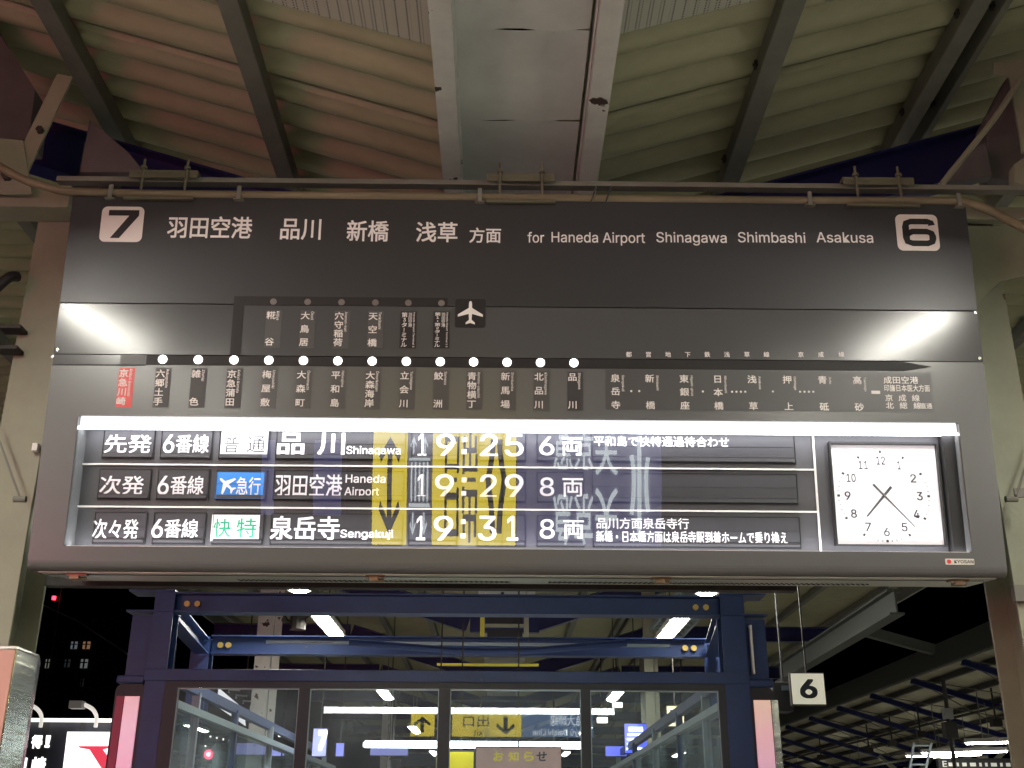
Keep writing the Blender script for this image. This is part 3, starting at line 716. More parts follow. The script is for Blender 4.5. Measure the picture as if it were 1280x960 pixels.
def smooth_path(pts, n=6):
    P_ = [Vector(p) for p in pts]; out = []
    for i in range(len(P_)-1):
        a, b, c, d = P_[max(i-1, 0)], P_[i], P_[i+1], P_[min(i+2, len(P_)-1)]
        for k in range(n):
            t = k/n; out.append(.5*((2*b)+(c-a)*t+(2*a-5*b+4*c-d)*t*t+(3*b-a-3*c+d)*t**3))
    out.append(P_[-1]); return out
lo(MB().tube(smooth_path(pts), .017, 12), RO).build('conduit', CP, rail, smooth=True)
lo(MB().tube(smooth_path([(x, y+.035, z+.028 if abs(x) < 1.75 else z+.02) for x, y, z in pts]), .011, 10), RO).build('conduit', CP, rail, smooth=True)
for px in (300, 600, 1195, 1010, 140):
    x = atY(px, 243, 3.8)[0]
    lo(MB().box(x-.008, x+.008, 3.778, 3.783, zr2-.026, zr2+.03).box(x-.02, x+.02, 3.778, 3.80, zr2-.03, zr2-.0265), RO).build('conduit_clip', GREYP, rail)
hx = lambda px: atY(px, 225, 3.84)[0]
for c0, c1, r0, r1 in ((165, 250, 183, 237), (609, 693, 625, 677), (1049, 1137, 1065, 1118)):
    mb = MB(); a, b = hx(c0), hx(c1); z = atY(650, 225, 3.84)[2]
    mb.box(a, b, 3.80, 3.85, z-.012, z+.004).box(a, b, 3.80, 3.803, z-.030, z-.0125)
    for r_ in (r0, r1):
        x = hx(r_); mb.tube([(x, 3.795, zr2-.03), (x, 3.795, z+.05)], .0055, 8); mb.tube([(x, 3.795, z+.005), (x, 3.795, z+.017)], .013, 6)
    mb.box(a, b, 3.775, 3.79, zr2-.034, zr2-.024)
    lo(mb, RO).build('hanger_clamp', mat('clamp_steel', (.15, .145, .10), .5, .4, var=.15), rail)
for px in (740, 758):
    x = hx(px); lo(MB().tube([(x+.012, 3.776, zr2+.045), (x-.012, 3.776, zr2-.03)], .0035, 6), RO).build('cable_tie', FINK, rail)

# ================================================================== COLUMNS
def hcol(name, label, x0, x1, y0, dpt, top, group=None):
    c = thing(name, label, 'column', ((x0+x1)/2, y0+dpt/2, 0), 0, group); h = (x1-x0)/2; t = .014
    MB().box(-h, h, -dpt/2, -dpt/2+t, 0, top).build('front_flange', CREAM, c, bevel=.003)
    MB().box(-h, h, dpt/2-t, dpt/2, 0, top).build('rear_flange', CREAM, c, bevel=.003)
    MB().box(-.006, .006, -dpt/2+t, dpt/2-t, 0, top).build('web', CREAM, c)
    return c
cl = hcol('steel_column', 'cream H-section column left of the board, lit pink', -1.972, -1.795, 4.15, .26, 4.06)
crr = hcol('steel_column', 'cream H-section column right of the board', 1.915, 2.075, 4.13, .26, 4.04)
# left column: polished cladding at its foot
m_ = MB(); cxa = atY(21, 815, 4.02)[0]-cl.location.x; cxb = atY(47, 826, 4.22)[0]-cl.location.x
oc = [(-.24, -.26), (cxa, -.26), (cxb, -.06), (.10, .16), (-.24, .16)]
m_.prismz(oc, 0, 2.19); m_.build('steel_cladding', STEEL, cl, bevel=.003)
m_ = MB().prismz([(x*1.01, y*1.01) for x, y in oc], 2.1905, 2.200); m_.build('cladding_cap', STEEL, cl)
for i, z in enumerate((2.0, 1.9)): pass
m_ = MB().box(-.236, cxa-.004, -.266, -.2605, 0, 2.186).build('front_reflection', mat('salmon_reflection', (.55, .30, .24), .35, var=.06), cl)  # sheet coloured as the pink reflection on the polished steel
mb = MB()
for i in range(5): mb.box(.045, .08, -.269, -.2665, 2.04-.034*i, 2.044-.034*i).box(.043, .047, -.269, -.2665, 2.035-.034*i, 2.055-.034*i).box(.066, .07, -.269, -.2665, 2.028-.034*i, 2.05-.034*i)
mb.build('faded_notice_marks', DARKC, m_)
# boxes, cleats and conduit on the columns
def part(mb, nm, m, parent, bevel=0, smooth=False):
    l = parent.location; mb.v = [(x-l.x, y-l.y, z-l.z) for x, y, z in mb.v]; return mb.build(nm, m, parent, bevel, smooth)
part(MB().box(-2.25, -1.80, 4.02, 4.145, atY(20, 258, 4.02)[2], atY(20, 231, 4.02)[2]), 'bracket_arm', CREAM, cl, .004)
part(MB().beam((-2.02, 4.0, 4.12), (-1.90, 4.0, 4.62), .07, .012, up=(0, 1, 0)).beam((-2.055, 4.035, 4.12), (-1.935, 4.035, 4.62), .012, .07, up=(0, 1, 0)), 'bracket_angle', CREAM, cl)
part(MB().prism([(-2.25, 4.02), (-1.94, 4.02), (-2.02, 4.28), (-2.25, 4.30)], 3.985, 3.995), 'gusset_plate', CREAM, cl)
part(MB().tube([(-2.05, 3.96, 4.10), (-2.05, 3.984, 4.10)], .022, 6).tube([(-1.955, 3.97, 4.33), (-1.955, 3.99, 4.33)], .016, 6), 'bolt', RUSTY, cl)
def prpx(pts, Y, t): return MB().prism([(atY(x, y, Y)[0], atY(x, y, Y)[2]) for x, y in pts], Y, Y+t)
DKP = mat('dark_plate', (.05, .05, .045), .6)
part(prpx([(-60, -60), (0, 42), (44, 112), (36, 174), (-60, 178)], 4.18, .16), 'beam_stub', mat('stub_grey', (.11, .10, .10), .6, var=.2), cl, .004)
part(prpx([(112, 150), (160, 190), (180, 215), (100, 215)], 4.14, .1), 'splice_cleat', MATS['stub_grey'], cl)  # cleats take the stub's darker grey to stand for shade
part(MB().box(-1.86, -1.74, 4.20, 4.40, 4.06, 4.42), 'splice_plate', mat('dark_plate', (.05, .05, .045), .6), cl, .004)
part(MB().tube(smooth_path([(-2.12, 4.05, 3.15), (-2.10, 4.05, 3.5), (-2.02, 4.06, 3.66), (-1.99, 4.1, 3.70)]), .022, 10), 'black_hose', mat('black_rubber', (.02, .018, .02), .5), cl, smooth=True)
for z in (3.37, 3.46): part(MB().box(-2.02, -1.93, 4.08, 4.148, z, z+.016), 'pipe_clip', RUSTY, cl, .003)
part(MB().tube([(-1.96, 3.98, 3.10), (-1.775, 3.98, 2.74)], .0045, 6).tube([(-1.80, 4.0, 2.73), (-1.755, 4.0, 2.73)], .012, 8), 'stay_rod', GREYP, cl)
part(MB().box(-1.82, -1.80, 4.12, 4.148, 2.96, 2.99), 'small_label', LET, cl)
part(MB().box(-1.77, -1.74, 4.135, 4.27, 3.0, 3.03).box(-1.765, -1.748, 4.14, 4.26, 3.45, 3.49), 'mounting_lug', GREYP, cl)
part(MB().tube([(2.04, 3.98, 3.05), (1.91, 3.98, 2.77)], .0045, 6).tube([(1.875, 4.0, 2.76), (1.92, 4.0, 2.76)], .012, 8).box(1.91, 1.955, 3.99, 4.0, 2.765, 2.80), 'stay_rod', GREYP, crr)
part(MB().box(1.90, 1.955, 4.10, 4.128, 2.40, 2.46).box(1.86, 1.9, 4.11, 4.16, 3.44, 3.48), 'mounting_lug', GREYP, crr)
part(MB().prism([(1.83, 3.62), (1.90, 3.98), (2.30, 3.98), (2.30, 3.78), (2.05, 3.72), (1.92, 3.60)], 4.10, 4.112), 'gusset_plate', CREAM, crr)
part(MB().box(1.75, 2.35, 4.06, 4.10, 3.99, 4.05), 'bracket_arm', CREAM, crr, .003)
part(MB().tube(smooth_path([tuple(atY(x, y, 4.0)) for x, y in ((1176, 232), (1208, 192), (1240, 152), (1262, 120), (1300, 60))]), .013, 8), 'conduit', CREAM, crr, smooth=True)
part(prpx([(1242, 78), (1290, 74), (1300, 190), (1278, 190), (1262, 96), (1242, 92)], 4.05, .012), 'bracket_angle', CREAM, crr)
part(prpx([(1268, 205), (1290, 190), (1290, 235), (1268, 226)], 4.03, .06), 'bracket_block', CREAM, crr, .003)
part(prpx([(1232, 150), (1262, 92), (1330, 60), (1330, 232), (1238, 222)], 4.24, .12), 'beam_stub', MATS['stub_grey'], crr, .004)
part(prpx([(1186, 212), (1205, 190), (1232, 178), (1240, 220), (1186, 226)], 4.16, .05), 'splice_cleat', MATS['stub_grey'], crr)
# dark rear wall panels seen behind the columns
def slab(name, label, cat, box, m, **k):
    x0, x1, y0, y1, z0, z1 = box; o = MB().box(x0-(x0+x1)/2, x1-(x0+x1)/2, y0-(y0+y1)/2, y1-(y0+y1)/2, 0, z1-z0).build(name, m, None, **k); o.location = ((x0+x1)/2, (y0+y1)/2, z0); return tag(o, label, cat)

# ================================================================== LUMINAIRES
LH = MB().prismx([(-1, 0)]*0 or [(0, 0), (0, 0), (0, 0)], 0, 0) if False else None
def lum_meshes():
    h = MB().prismz([(0, 0)]*0 or [(0, 0), (0, 0), (0, 0)], 0, 0) if False else None
lens_n = MB(); lens_n.prism([(-.034+.068*i/6, -.013-.022*math.sin(math.pi*i/6)) for i in range(7)], -.62, .62); mln = lens_n.mesh('diffuser', glow('fluorescent_near', (1, .965, .86), TUBE_L*2.3))
hsg = MB().box(-.092, .092, -.80, .80, .0, .055); hsg.box(-.11, .11, -.81, .81, -.012, -.0005)
sd = MB().box(-.097, -.0925, -.78, .78, .004, .05).box(.0925, .097, -.78, .78, .004, .05); msd = sd.mesh('added_side_glow', glow('roof_fill_glow', (1, .96, .85), 11))  # glowing housing sides added to brighten roof and gutter
mh = hsg.mesh('housing', mat('luminaire_white', (.6, .6, .56), .5), bevel=.004)
lens = MB(); n_ = 6
prof = [(-.085+.17*i/n_, -.013-.028*math.sin(math.pi*i/n_)) for i in range(n_+1)]
lens.prism(prof, -.78, .78); ml = lens.mesh('diffuser', TUBE); ml2 = ml.copy(); ml2.materials.clear(); ml2.materials.append(TUBEF)
rodm = MB().tube([(0, -.5, .056), (0, -.5, .9)], .008, 6).tube([(0, .5, .056), (0, .5, .9)], .008, 6).mesh('hanger_rod', GREYP)
def luminaire(x, y, z, label, group, far=False, near=0):
    t = thing('ceiling_luminaire', label, 'ceiling light', (x, y, z), 0, group)
    link('housing', mh, t)
    if near == 1: link('added_side_glow', msd, t)
    link('diffuser', mln if near else (ml2 if far else ml), t); link('hanger_rod', rodm, t); return t
G1 = 'fluorescent luminaires hanging in two rows along the platform'
vis = {(-1, 0): 'long lit luminaire left of the yellow hanging frame, under the roof', (1, 0): 'long lit luminaire right of the yellow hanging frame, by the blue post',
       (-1, 1): 'left lit luminaire end tucked just under the board', (1, 1): 'right lit luminaire end tucked just under the board'}
for sg in (-1, 1):
    for y in (2.20, .10):
        luminaire(sg*2.10+.02, y, 3.72, 'lit luminaire near the board, out of frame, giving a %s streak on its paint' % ('left' if sg < 0 else 'right') if y == 2.2 else 'lit luminaire of the %s row, faintly mirrored in the lower board paint' % ('left' if sg < 0 else 'right'), G1, near=1)
    luminaire(sg*4.75, -1.6, 3.72, 'lit luminaire of the %s outer row behind the viewpoint' % ('left' if sg < 0 else 'right'), G1, near=1)  # outer rows added out of view, for light on floor and roof
    luminaire(sg*6.5, -5.0, 3.72, 'lit luminaire far behind on the %s outer row' % ('left' if sg < 0 else 'right'), G1, near=1)  # outer row too, added out of view to light the roof
    for y in (2.0,): luminaire(sg*5.6, y, 3.72, 'lit luminaire hanging outside the %s column' % ('left' if sg < 0 else 'right'), G1)  # added unseen, for light on the floor
    luminaire(sg*1.93+.02, 9.80, 3.72, vis[sg, 1], G1)
    luminaire(sg*1.91, 12.42, 3.72, vis[sg, 0], G1)
    for yy, od in ((19.0, 'nearest'), (26.0, 'second'), (34.0, 'third'), (44.0, 'fourth'), (54.0, 'farthest')):
        luminaire(sg*1.91, yy, 3.72, '%s of the distant lit luminaires in the %s row beyond the waiting room' % (od, 'left' if sg < 0 else 'right'), G1, True)

# ================================================================== WAITING ROOM (blue frame)
def reflection_grad(m, c1, c2, c3):  # vertical ramp of the pink reflection, painted into the emission
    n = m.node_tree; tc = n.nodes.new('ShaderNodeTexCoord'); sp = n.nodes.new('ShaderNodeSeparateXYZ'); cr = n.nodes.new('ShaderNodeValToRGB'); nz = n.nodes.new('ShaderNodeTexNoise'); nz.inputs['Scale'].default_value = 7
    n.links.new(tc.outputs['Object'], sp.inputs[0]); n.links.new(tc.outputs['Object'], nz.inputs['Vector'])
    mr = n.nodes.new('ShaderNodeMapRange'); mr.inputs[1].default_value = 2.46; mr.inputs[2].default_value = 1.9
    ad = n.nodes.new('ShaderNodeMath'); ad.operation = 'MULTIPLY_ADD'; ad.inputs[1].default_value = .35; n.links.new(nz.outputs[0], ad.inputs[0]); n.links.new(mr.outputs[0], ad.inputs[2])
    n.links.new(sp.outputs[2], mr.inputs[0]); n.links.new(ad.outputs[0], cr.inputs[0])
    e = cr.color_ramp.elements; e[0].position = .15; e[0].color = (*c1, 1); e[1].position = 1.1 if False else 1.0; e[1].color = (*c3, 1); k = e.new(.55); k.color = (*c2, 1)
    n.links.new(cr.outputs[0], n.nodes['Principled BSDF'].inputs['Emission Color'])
wr = thing('waiting_room', 'blue steel framed glass waiting room below the board', 'shelter', (0, 8, 0))
def wp(mb, nm, m, **k): return part(mb, nm, m, wr, **k)
XL0, XL1, XR0, XR1 = -2.50, -2.33, 1.57, 1.74
ZT = 3.19
def post(x0, x1, y, z1, z0=0):
    xc = (x0+x1)/2; mb = MB()
    mb.box(x0, x1, y, y+.012, z0, z1).box(x0, x1, y+.15, y+.162, z0, z1).box(xc-.006, xc+.006, y+.0125, y+.1495, z0, z1)
    return wp(mb, 'post', BLUE)
post(XL0+.03, XL1, 8.0, ZT); post(XR0, XR1, 8.0, ZT)
post(-2.72, -2.56, 10.0, ZT); post(1.82, 1.98, 10.0, ZT)
# side plates near the post heads
for xs_, sgn in ((XL0, -1), (XR1, 1)):
    for z in (ZT-.004, ZT-.15):
        a, b = (xs_-.16, XL1) if sgn < 0 else (XR0, xs_+.16)
        wp(MB().box(a, b, 7.985, 8.2, z, z+.012), 'head_plate', BLUE)
    a, b = (xs_-.14, xs_+.028) if sgn < 0 else (xs_+.002, xs_+.16)
    wp(MB().box(a, b, 8.08, 8.10, 2.60, ZT-.16), 'head_web', BLUE)
wp(MB().box(XR1+.035, XR1+.05, 8.02, 8.06, 2.64, 2.98), 'white_trim', TRIM)
fb = wp(MB().ibeam((XL1, 8.08, 3.115), (XR0, 8.08, 3.115), .14, .14, .01), 'front_beam', BLUE)
rb = wp(MB().ibeam((-2.55, 10.06, 3.12), (1.82, 10.06, 3.12), .14, .16, .01), 'rear_beam', BLUE)
def bolts(p, pxs, Y, z, r=.024):
    for x in pxs:
        o = MB().tube([(x, Y-.02, z), (x, Y, z)], r, 10); o.v = [(a, b-8, c) for a, b, c in o.v]; o.build('bolt', BOLT, p)
bolts(fb, (atY(231, 755, 8)[0], atY(244, 755, 8)[0], atY(871, 755, 8)[0], atY(884, 755, 8)[0]), 8.07, 3.11, .021)
bolts(rb, (atY(274, 808, 10)[0], atY(284, 808, 10)[0], atY(857, 807, 10)[0], atY(868, 807, 10)[0]), 10.05, 3.12, .026)
for sg, xa_, xb_ in ((-1, -2.42, -2.62), (1, 1.64, 1.86)):
    wp(MB().ibeam((xa_, 8.17, 3.10), (xb_, 9.98, 3.10), .12, .13, .01), 'side_beam', BLUE)
    wp(MB().beam((xa_, 8.18, 2.64), (xa_*1.02, 16, 2.62), .06, .08), 'side_rail', BLUE)
    wp(MB().beam((xa_*.985, 8.1, 2.46), (xa_*.985, 17, 2.44), .05, .055), 'glazing_rail', SGREY)
    for i, yy in enumerate((9.2, 10.6, 12.3, 14.2, 16.2)):
        wp(MB().box(xa_-.03, xa_+.03, yy, yy+.05, .4, 2.62), 'side_mullion', SGREY if i % 2 == 0 else BLUE)
    for i, (ya, yb) in enumerate(((8.2, 9.2), (9.25, 10.6), (10.65, 12.3), (12.35, 14.2), (14.25, 16.2))):
        wp(MB().quad((xa_, ya, .5), (xa_, yb, .5), (xa_, yb, 2.43), (xa_, ya, 2.43)), 'side_pane', WPANE)
wp(MB().tube([(-1.2, 9.0, 2.99), (-.35, 9.0, 2.93), (-.1, 9.0, 2.925), (.25, 9.0, 2.935), (1.0, 9.0, 3.0)], .028, 8), 'roof_brace', BLUE, smooth=True)
wp(MB().beam((-1.9, 9.2, 3.02), (1.4, 9.4, 3.04), .05, .02), 'tie_bar', SGREY)
# head rail, frame, mullions and panes of the front
wp(MB().box(XL0+.02, XR1, 7.99, 8.11, 2.565, 2.645), 'head_rail', BLUE, bevel=.004)
wp(MB().box(XL1+.001, XR0-.001, 8.0, 8.07, 2.522, 2.564), 'window_frame', BFRAME)
wp(MB().box(XL1+.001, XL1+.09, 8.002, 8.068, .8, 2.5215), 'window_frame', BFRAME)
wp(MB().box(XR0-.05, XR0-.001, 8.002, 8.068, .8, 2.5215), 'window_frame', BFRAME)
bx = [XL1+.09, -1.395, -1.32, -.425, -.347, .560, .625, XR0-.05]
for a, b in ((1, 2), (3, 4), (5, 6)): wp(MB().box(bx[a], bx[b], 8.0, 8.068, .8, 2.5215), 'mullion', BFRAME)
for a, b in ((0, 1), (2, 3), (4, 5), (6, 7)):
    wp(MB().box(bx[a]+.001, bx[b]-.001, 8.01, 8.014, 2.510, 2.518).box(bx[a]+.001, bx[a]+.007, 8.01, 8.014, .8, 2.5095).box(bx[b]-.007, bx[b]-.001, 8.01, 8.014, .8, 2.5095), 'glazing_bead', SGREY)
    wp(MB().quad((bx[a], 8.02, .8), (bx[b], 8.02, .8), (bx[b], 8.02, 2.521), (bx[a], 8.02, 2.521)), 'window_pane', WPANE)
wp(MB().box(XL1, XR0, 8.0, 8.1, 0, .8), 'base_wall', BLUE)
# corner steel beside the posts; its pink reflection is painted as a glow
PINKP = glow('pink_reflection', (1, .30, .45), .45); PEACH = glow('peach_reflection', (1, .42, .36), .36)
reflection_grad(PINKP, (.9, .35, .40), (1, .42, .62), (1, .28, .5)); reflection_grad(PEACH, (1, .62, .38), (1, .40, .45), (.9, .35, .6))
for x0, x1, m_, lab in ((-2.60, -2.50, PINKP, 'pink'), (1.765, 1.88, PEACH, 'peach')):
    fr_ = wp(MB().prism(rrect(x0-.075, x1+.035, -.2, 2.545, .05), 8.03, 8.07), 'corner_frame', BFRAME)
    wp(MB().box(x0, x1, 8.012, 8.029, 0, 2.46), 'corner_reflection_panel', m_)
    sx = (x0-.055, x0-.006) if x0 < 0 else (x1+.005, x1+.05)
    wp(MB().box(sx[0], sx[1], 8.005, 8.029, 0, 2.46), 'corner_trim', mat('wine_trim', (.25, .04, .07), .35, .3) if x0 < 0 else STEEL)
wp(MB().box(XL0-.17, XL0+.02, 7.995, 8.10, 2.548, 2.60), 'corner_cap', BLUE, bevel=.01)
wp(MB().box(XR1, XR1+.17, 7.995, 8.10, 2.548, 2.60), 'corner_cap', BLUE, bevel=.01)

# ================================================================== THINGS INSIDE AND BEHIND THE WAITING ROOM
def hangsign(name, label, cat, px, Y, face, texts, th=.06, group=None, glowing=True):
    x0, y0, x1, y1 = px; a = atY(x0, y1, Y); b = atY(x1, y0, Y); a2 = atY(x0, y0, Y)
    x0_, x1_ = (a[0]+a2[0])/2, b[0]; z0_, z1_ = a[2], b[2]
    t = thing(name, label, cat, ((x0_+x1_)/2, Y, z0_), 0, group); cx = (x0_+x1_)/2
    MB().box(x0_-cx, x1_-cx, 0, .008, 0, z1_-z0_).build('face', face, t)
    MB().box(x0_-cx-.008, x1_-cx+.008, .0085, th, -.01, z1_-z0_+.01).build('case', RUSTY, t, bevel=.003)
    for tx, bx_, m, bo in texts:
        L = Letters(-.003); p = atY(bx_[0], bx_[3], Y); q = atY(bx_[2], bx_[1], Y); L.fit(tx, p[0]-cx, q[0]-cx, p[2]-z0_, q[2]-z0_, bo); L.build('lettering', m, t)
    MB().box(-.006, .006, .02, .032, z1_-z0_+.01, max(.02, 4.6-z0_-(.0))).build('hanger', RUSTY, t)
    return t
CR6 = glow('number_plate_glow', (1, .95, .68), .30)
hangsign('number_sign', 'square cream hanging sign with black 6 right of the waiting room', 'sign', (990, 842, 1029, 880), 9.0, CR6, [('6', (1002, 850, 1019, 872), DKB, .03)])
hangsign('number_sign', 'small cream hanging sign with black 7 behind the right window', 'sign', (834, 883, 854, 907.5), 13.0, mat('number_plate_dim', (.6, .55, .35), .5, emit=(1, .9, .5), estr=.75), [('7', (839, 888, 849, 903), DKB, .03)])
SBL = glow('blue_sign_face', (.02, .06, .9), 1.1)
hangsign('blue_number_sign', 'blue sign with white 7 behind the second window', 'sign', (391, 911, 409, 945), 14.0, SBL, [('7', (398, 915, 408, 936), WHG, .05)])
hangsign('blue_sign', 'narrow blue sign with orange foot right of the blue 7 sign', 'sign', (420, 929, 430, 945), 15.0, SBL, [])
hangsign('blue_timetable_screen', 'blue departure screen with white text lines behind the fourth window', 'screen', (781, 905, 811, 941), 15.0, SBL, [('1:7', (783, 910, 806, 918), WHG, .03), ('HH H', (782, 921, 800, 925), WHG, .03), ('HHH', (782, 929, 798, 932), WHG, .03)] [:0])
hangsign('blue_sign', 'blue sign low behind the fourth window, left of the departure screen', 'sign', (757, 933, 783, 945), 16.0, SBL, [])
hangsign('blue_sign', 'dim blue panel behind the second window beside the yellow poster', 'sign', (463, 930, 510, 944), 16.0, glow('blue_dim', (.02, .05, .7), .5), [])
for b_ in ((785, 910, 806, 914), (784, 917, 802, 919.5), (784, 923, 796, 925), (784, 929, 793, 930.5), (783, 934, 805, 936)):
    pass
bs = [o for o in bpy.data.objects if o.name == 'blue_timetable_screen'][0]
Lm = MB()
for y0, y1, x0, x1 in ((909, 914, 786, 803), (917, 919.5, 785, 802), (923, 925, 784, 796), (929, 930.5, 784, 793), (935, 937, 783, 805)):
    k = x0
    while k < x1:
        p = atY(k, y1, 15); q = atY(k+2.2, y0, 15); Lm.box(p[0]-bs.location.x, q[0]-bs.location.x, -.004, -.001, p[2]-bs.location.z, q[2]-bs.location.z); k += 3
Lm.build('text_line', WHG, bs)
# notice board with yellow posters
hangsign('notice_board', 'brown notice board with yellow lettering in the third window', 'notice board', (595, 935, 701, 965), 8.6, mat('notice_pink', (.50, .33, .28), .5, emit=(1, .6, .5), estr=.18), [(c, (x, 940, x+12, 951), mat('notice_yellow', (.75, .6, .04), .5, emit=(1, .8, .05), estr=.3) if i < 3 else DKB, .03) for i, (c, x) in enumerate((('お', 617), ('知', 636), ('ら', 655), ('せ', 671)))])
hangsign('yellow_poster', 'yellow poster with black symbol right of the second mullion', 'poster', (559, 940, 592, 965), 8.7, mat('poster_yellow', (.8, .7, .03), .5, emit=(1, .85, .02), estr=.5), [])
hangsign('yellow_poster', 'narrow yellow strip left of the second mullion', 'poster', (545, 945, 551, 965), 8.7, MATS['poster_yellow'], [])
rt = thing('mirrored_bar_tube', 'bright horizontal tube light inside the waiting room, just above the notice board', 'tube light', (atY(592, 930, 8.7)[0], 8.7, atY(592, 934.5, 8.7)[2]))  # tube added indoors in place of a reflected light bar
hl = (atY(728, 930, 8.7)[0]-atY(457, 930, 8.7)[0])/2
MB().tube([(-hl, 0, .02), (hl, 0, .02)], .026, 10).build('tube', glow('mirrored_bar_glow', (.97, 1, 1), 9), rt, smooth=True)
MB().box(-hl-.02, hl+.02, .024, .06, .0, .035).build('added_fitting', TRIM, rt)
for x in (-.6, .6): MB().box(x-.006, x+.006, .03, .05, .036, .5).build('hanger', RUSTY, rt)
# red signal with small lamps
rs = thing('signal_lamp', 'glowing red round signal seen through the first window', 'signal', tuple(atY(261, 943, 18)))
MB().prism(disc(0, 0, .075, 20), -.02, 0).build('red_lens', glow('signal_red', (1, .03, .12), 5), rs)
MB().prism(disc(0, 0, .032, 14), -.03, -.021).build('bright_core', glow('signal_core', (1, .6, .7), 8), rs)
MB().prism(disc(0, .05, .17, 20), .001, .06).build('backplate', DARKC, rs)
MB().box(-.03, .03, .06, .1, -3.0, -.12).build('mast', RUSTY, rs)
for dx, dz in ((-.1, .2), (0, .26), (.1, .24), (.2, .22), (.3, .2), (-.06, .12)):
    MB().prism(disc(dx, dz, .014, 8), -.02, 0).build('small_lamp', glow('small_lamp', (1, .8, .7), 6), rs)
# cream column beyond and its neighbours
def simplecol(label, px0, px1, Y, top, m=CREAM):
    a = atY(px0, 850, Y)[0]; b = atY(px1, 850, Y)[0]
    t = thing('steel_column', label, 'column', ((a+b)/2, Y, 0)); h = (b-a)/2
    MB().box(-h, h*.3, 0, .012, 0, top).build('front_flange', m, t); MB().box(h*.3+.01, h, .05, .062, 0, top).build('rear_flange', m, t); MB().box(-.01, .0, .013, .3, 0, top).build('web', m, t); return t
simplecol('pale column standing behind the left end of the rear beam', 316, 346, 14.4, 4.7, CREAMW)
simplecol('dark column behind the fourth window, left of the cream 7 sign', 800, 818, 19.4, 4.7, GREYP)
simplecol('pale column far down the platform behind the second window', 480, 492, 24.4, 4.7, CREAMW)
simplecol('short pale column at the right end of the rear beam', 806, 824, 14.4, 4.7, CREAM)
# yellow hanging frame under the gutter
yf = thing('yellow_service_box', 'yellow edged box frame with dark openings under the roof gutter', 'cable tray', tuple(atY(628, 800, 13)))
yo = yf.location
def yb(x0, y0, x1, y1, m, nm, dy=0, t=.03):
    p = atY(x0, y1, 13); q = atY(x1, y0, 13); MB().box(p[0]-yo.x, q[0]-yo.x, dy, dy+t, p[2]-yo.z, q[2]-yo.z).build(nm, m, yf)
YP = mat('yellow_paint', (.55, .48, .05), .5, emit=(1, .9, .1), estr=.0)
yb(600, 764, 606, 798, YP, 'frame_side'); yb(655, 764, 661, 798, CREAM, 'frame_side'); yb(606.2, 766, 654.8, 769, YP, 'frame_rail'); yb(606.2, 780, 654.8, 784, CREAM, 'frame_rail'); yb(609, 770, 653, 779.5, DARKC, 'mesh_box', .05); yb(609, 786, 653, 797, DARKC, 'mesh_box', .05)
yb(626, 740, 630, 764, RUSTY, 'hanger')
# exit sign tops: yellow bar beyond
slab('yellow_pipe', 'thin yellow pipe crossing under the roof behind the rear beam', 'pipe', (-.75, .45, 13.5, 13.53, 3.42, 3.45), YP)
# blue channels and ladder seen at the right of the frame
ct = thing('cable_ladder', 'grey cable ladder under the roof by the right blue post', 'cable tray', (2.15, 12.5, 3.98))
MB().box(-.25, -.22, -2.5, 4, 0, .06).box(.22, .25, -2.5, 4, 0, .06).build('side_rail', SGREY, ct)
for i in range(22): MB().box(-.22, .22, -2.5+i*.3, -2.46+i*.3, .01, .04).build('rung', SGREY, ct)
# hanging junction cone with pipes at left, seen through the frame
jb = thing('ceiling_speaker', 'dark ceiling speaker with cables left of the long luminaire', 'speaker', tuple(atY(372, 785, 12.5)))
MB().tube([(0, 0, -.02), (0, 0, .16)], .09, 12).tube([(0, 0, .16), (0, 0, .7)], .012, 6).build('horn', RUSTY, jb)
MB().tube(smooth_path([(-.2, 0, .25), (-.1, 0, .08), (.1, 0, .12), (.22, 0, .28)]), .01, 6).build('cable', RUSTY, jb)
slab('pink_pipe', 'thin reddish pipe under the roof behind the left post', 'pipe', (-2.9, -.9, 12.9, 12.93, 3.50, 3.53), mat('red_pipe', (.4, .08, .10), .5))

# ================================================================== NEIGHBOUR PLATFORM (right)
nr = thing('neighbour_roof', 'long dark canopy of the next platform at lower right', 'roof', (9.0, 0, 4.9)); nr['kind'] = 'structure'; del nr['category']
def npart(mb, nm, m, **k): mb.v = [(x-9.0, y, z-4.9) for x, y, z in mb.v]; return mb.build(nm, m, nr, **k)
nz_ = lambda x: 5.10-.30*(x-9.3) if x < 13.2 else 5.10-.30*3.9+.30*(x-13.2)
npart(MB().box(9.22, 9.32, 4, 62, 4.86, 5.34), 'fascia', mat('fascia_grey', (.06, .065, .055), .6, var=.15))
npart(MB().box(9.19, 9.219, 4, 62, 4.84, 4.875), 'gutter_lip', GREYP)
me = MB(); N = 8
for i in range(N+1):
    y = i*.125
    for x in (9.33, 13.2): me.v.append((x-9.0, y, nz_(x)-4.9+.02*math.cos(math.pi*i)))
for i in range(N): me.f.append((2*i, 2*i+1, 2*i+3, 2*i+2))
ms = me.mesh('roof_sheet', ROOFTOP)
me = MB()
for i in range(N+1):
    y = i*.125
    for x in (13.2, 17.2): me.v.append((x-9.0, y, nz_(x)-4.9+.02*math.cos(math.pi*i)))
for i in range(N): me.f.append((2*i, 2*i+1, 2*i+3, 2*i+2))
ms2 = me.mesh('roof_sheet', ROOFTOP)
for k in range(54): link('roof_sheet', ms, nr, (0, 6+k*1.0, -.006*(k % 2))); link('roof_sheet', ms2, nr, (0, 6+k*1.0, -.006*(k % 2)))
for x in (9.9, 10.6, 11.3, 12.0, 12.7, 14.0, 15.0, 16.0):
    npart(MB().box(x-.05, x+.05, 4, 61, nz_(x)-.14, nz_(x)-.03), 'purlin', RUSTY)
BLUE3 = mat('navy_rafter', (.012, .022, .12), .5)
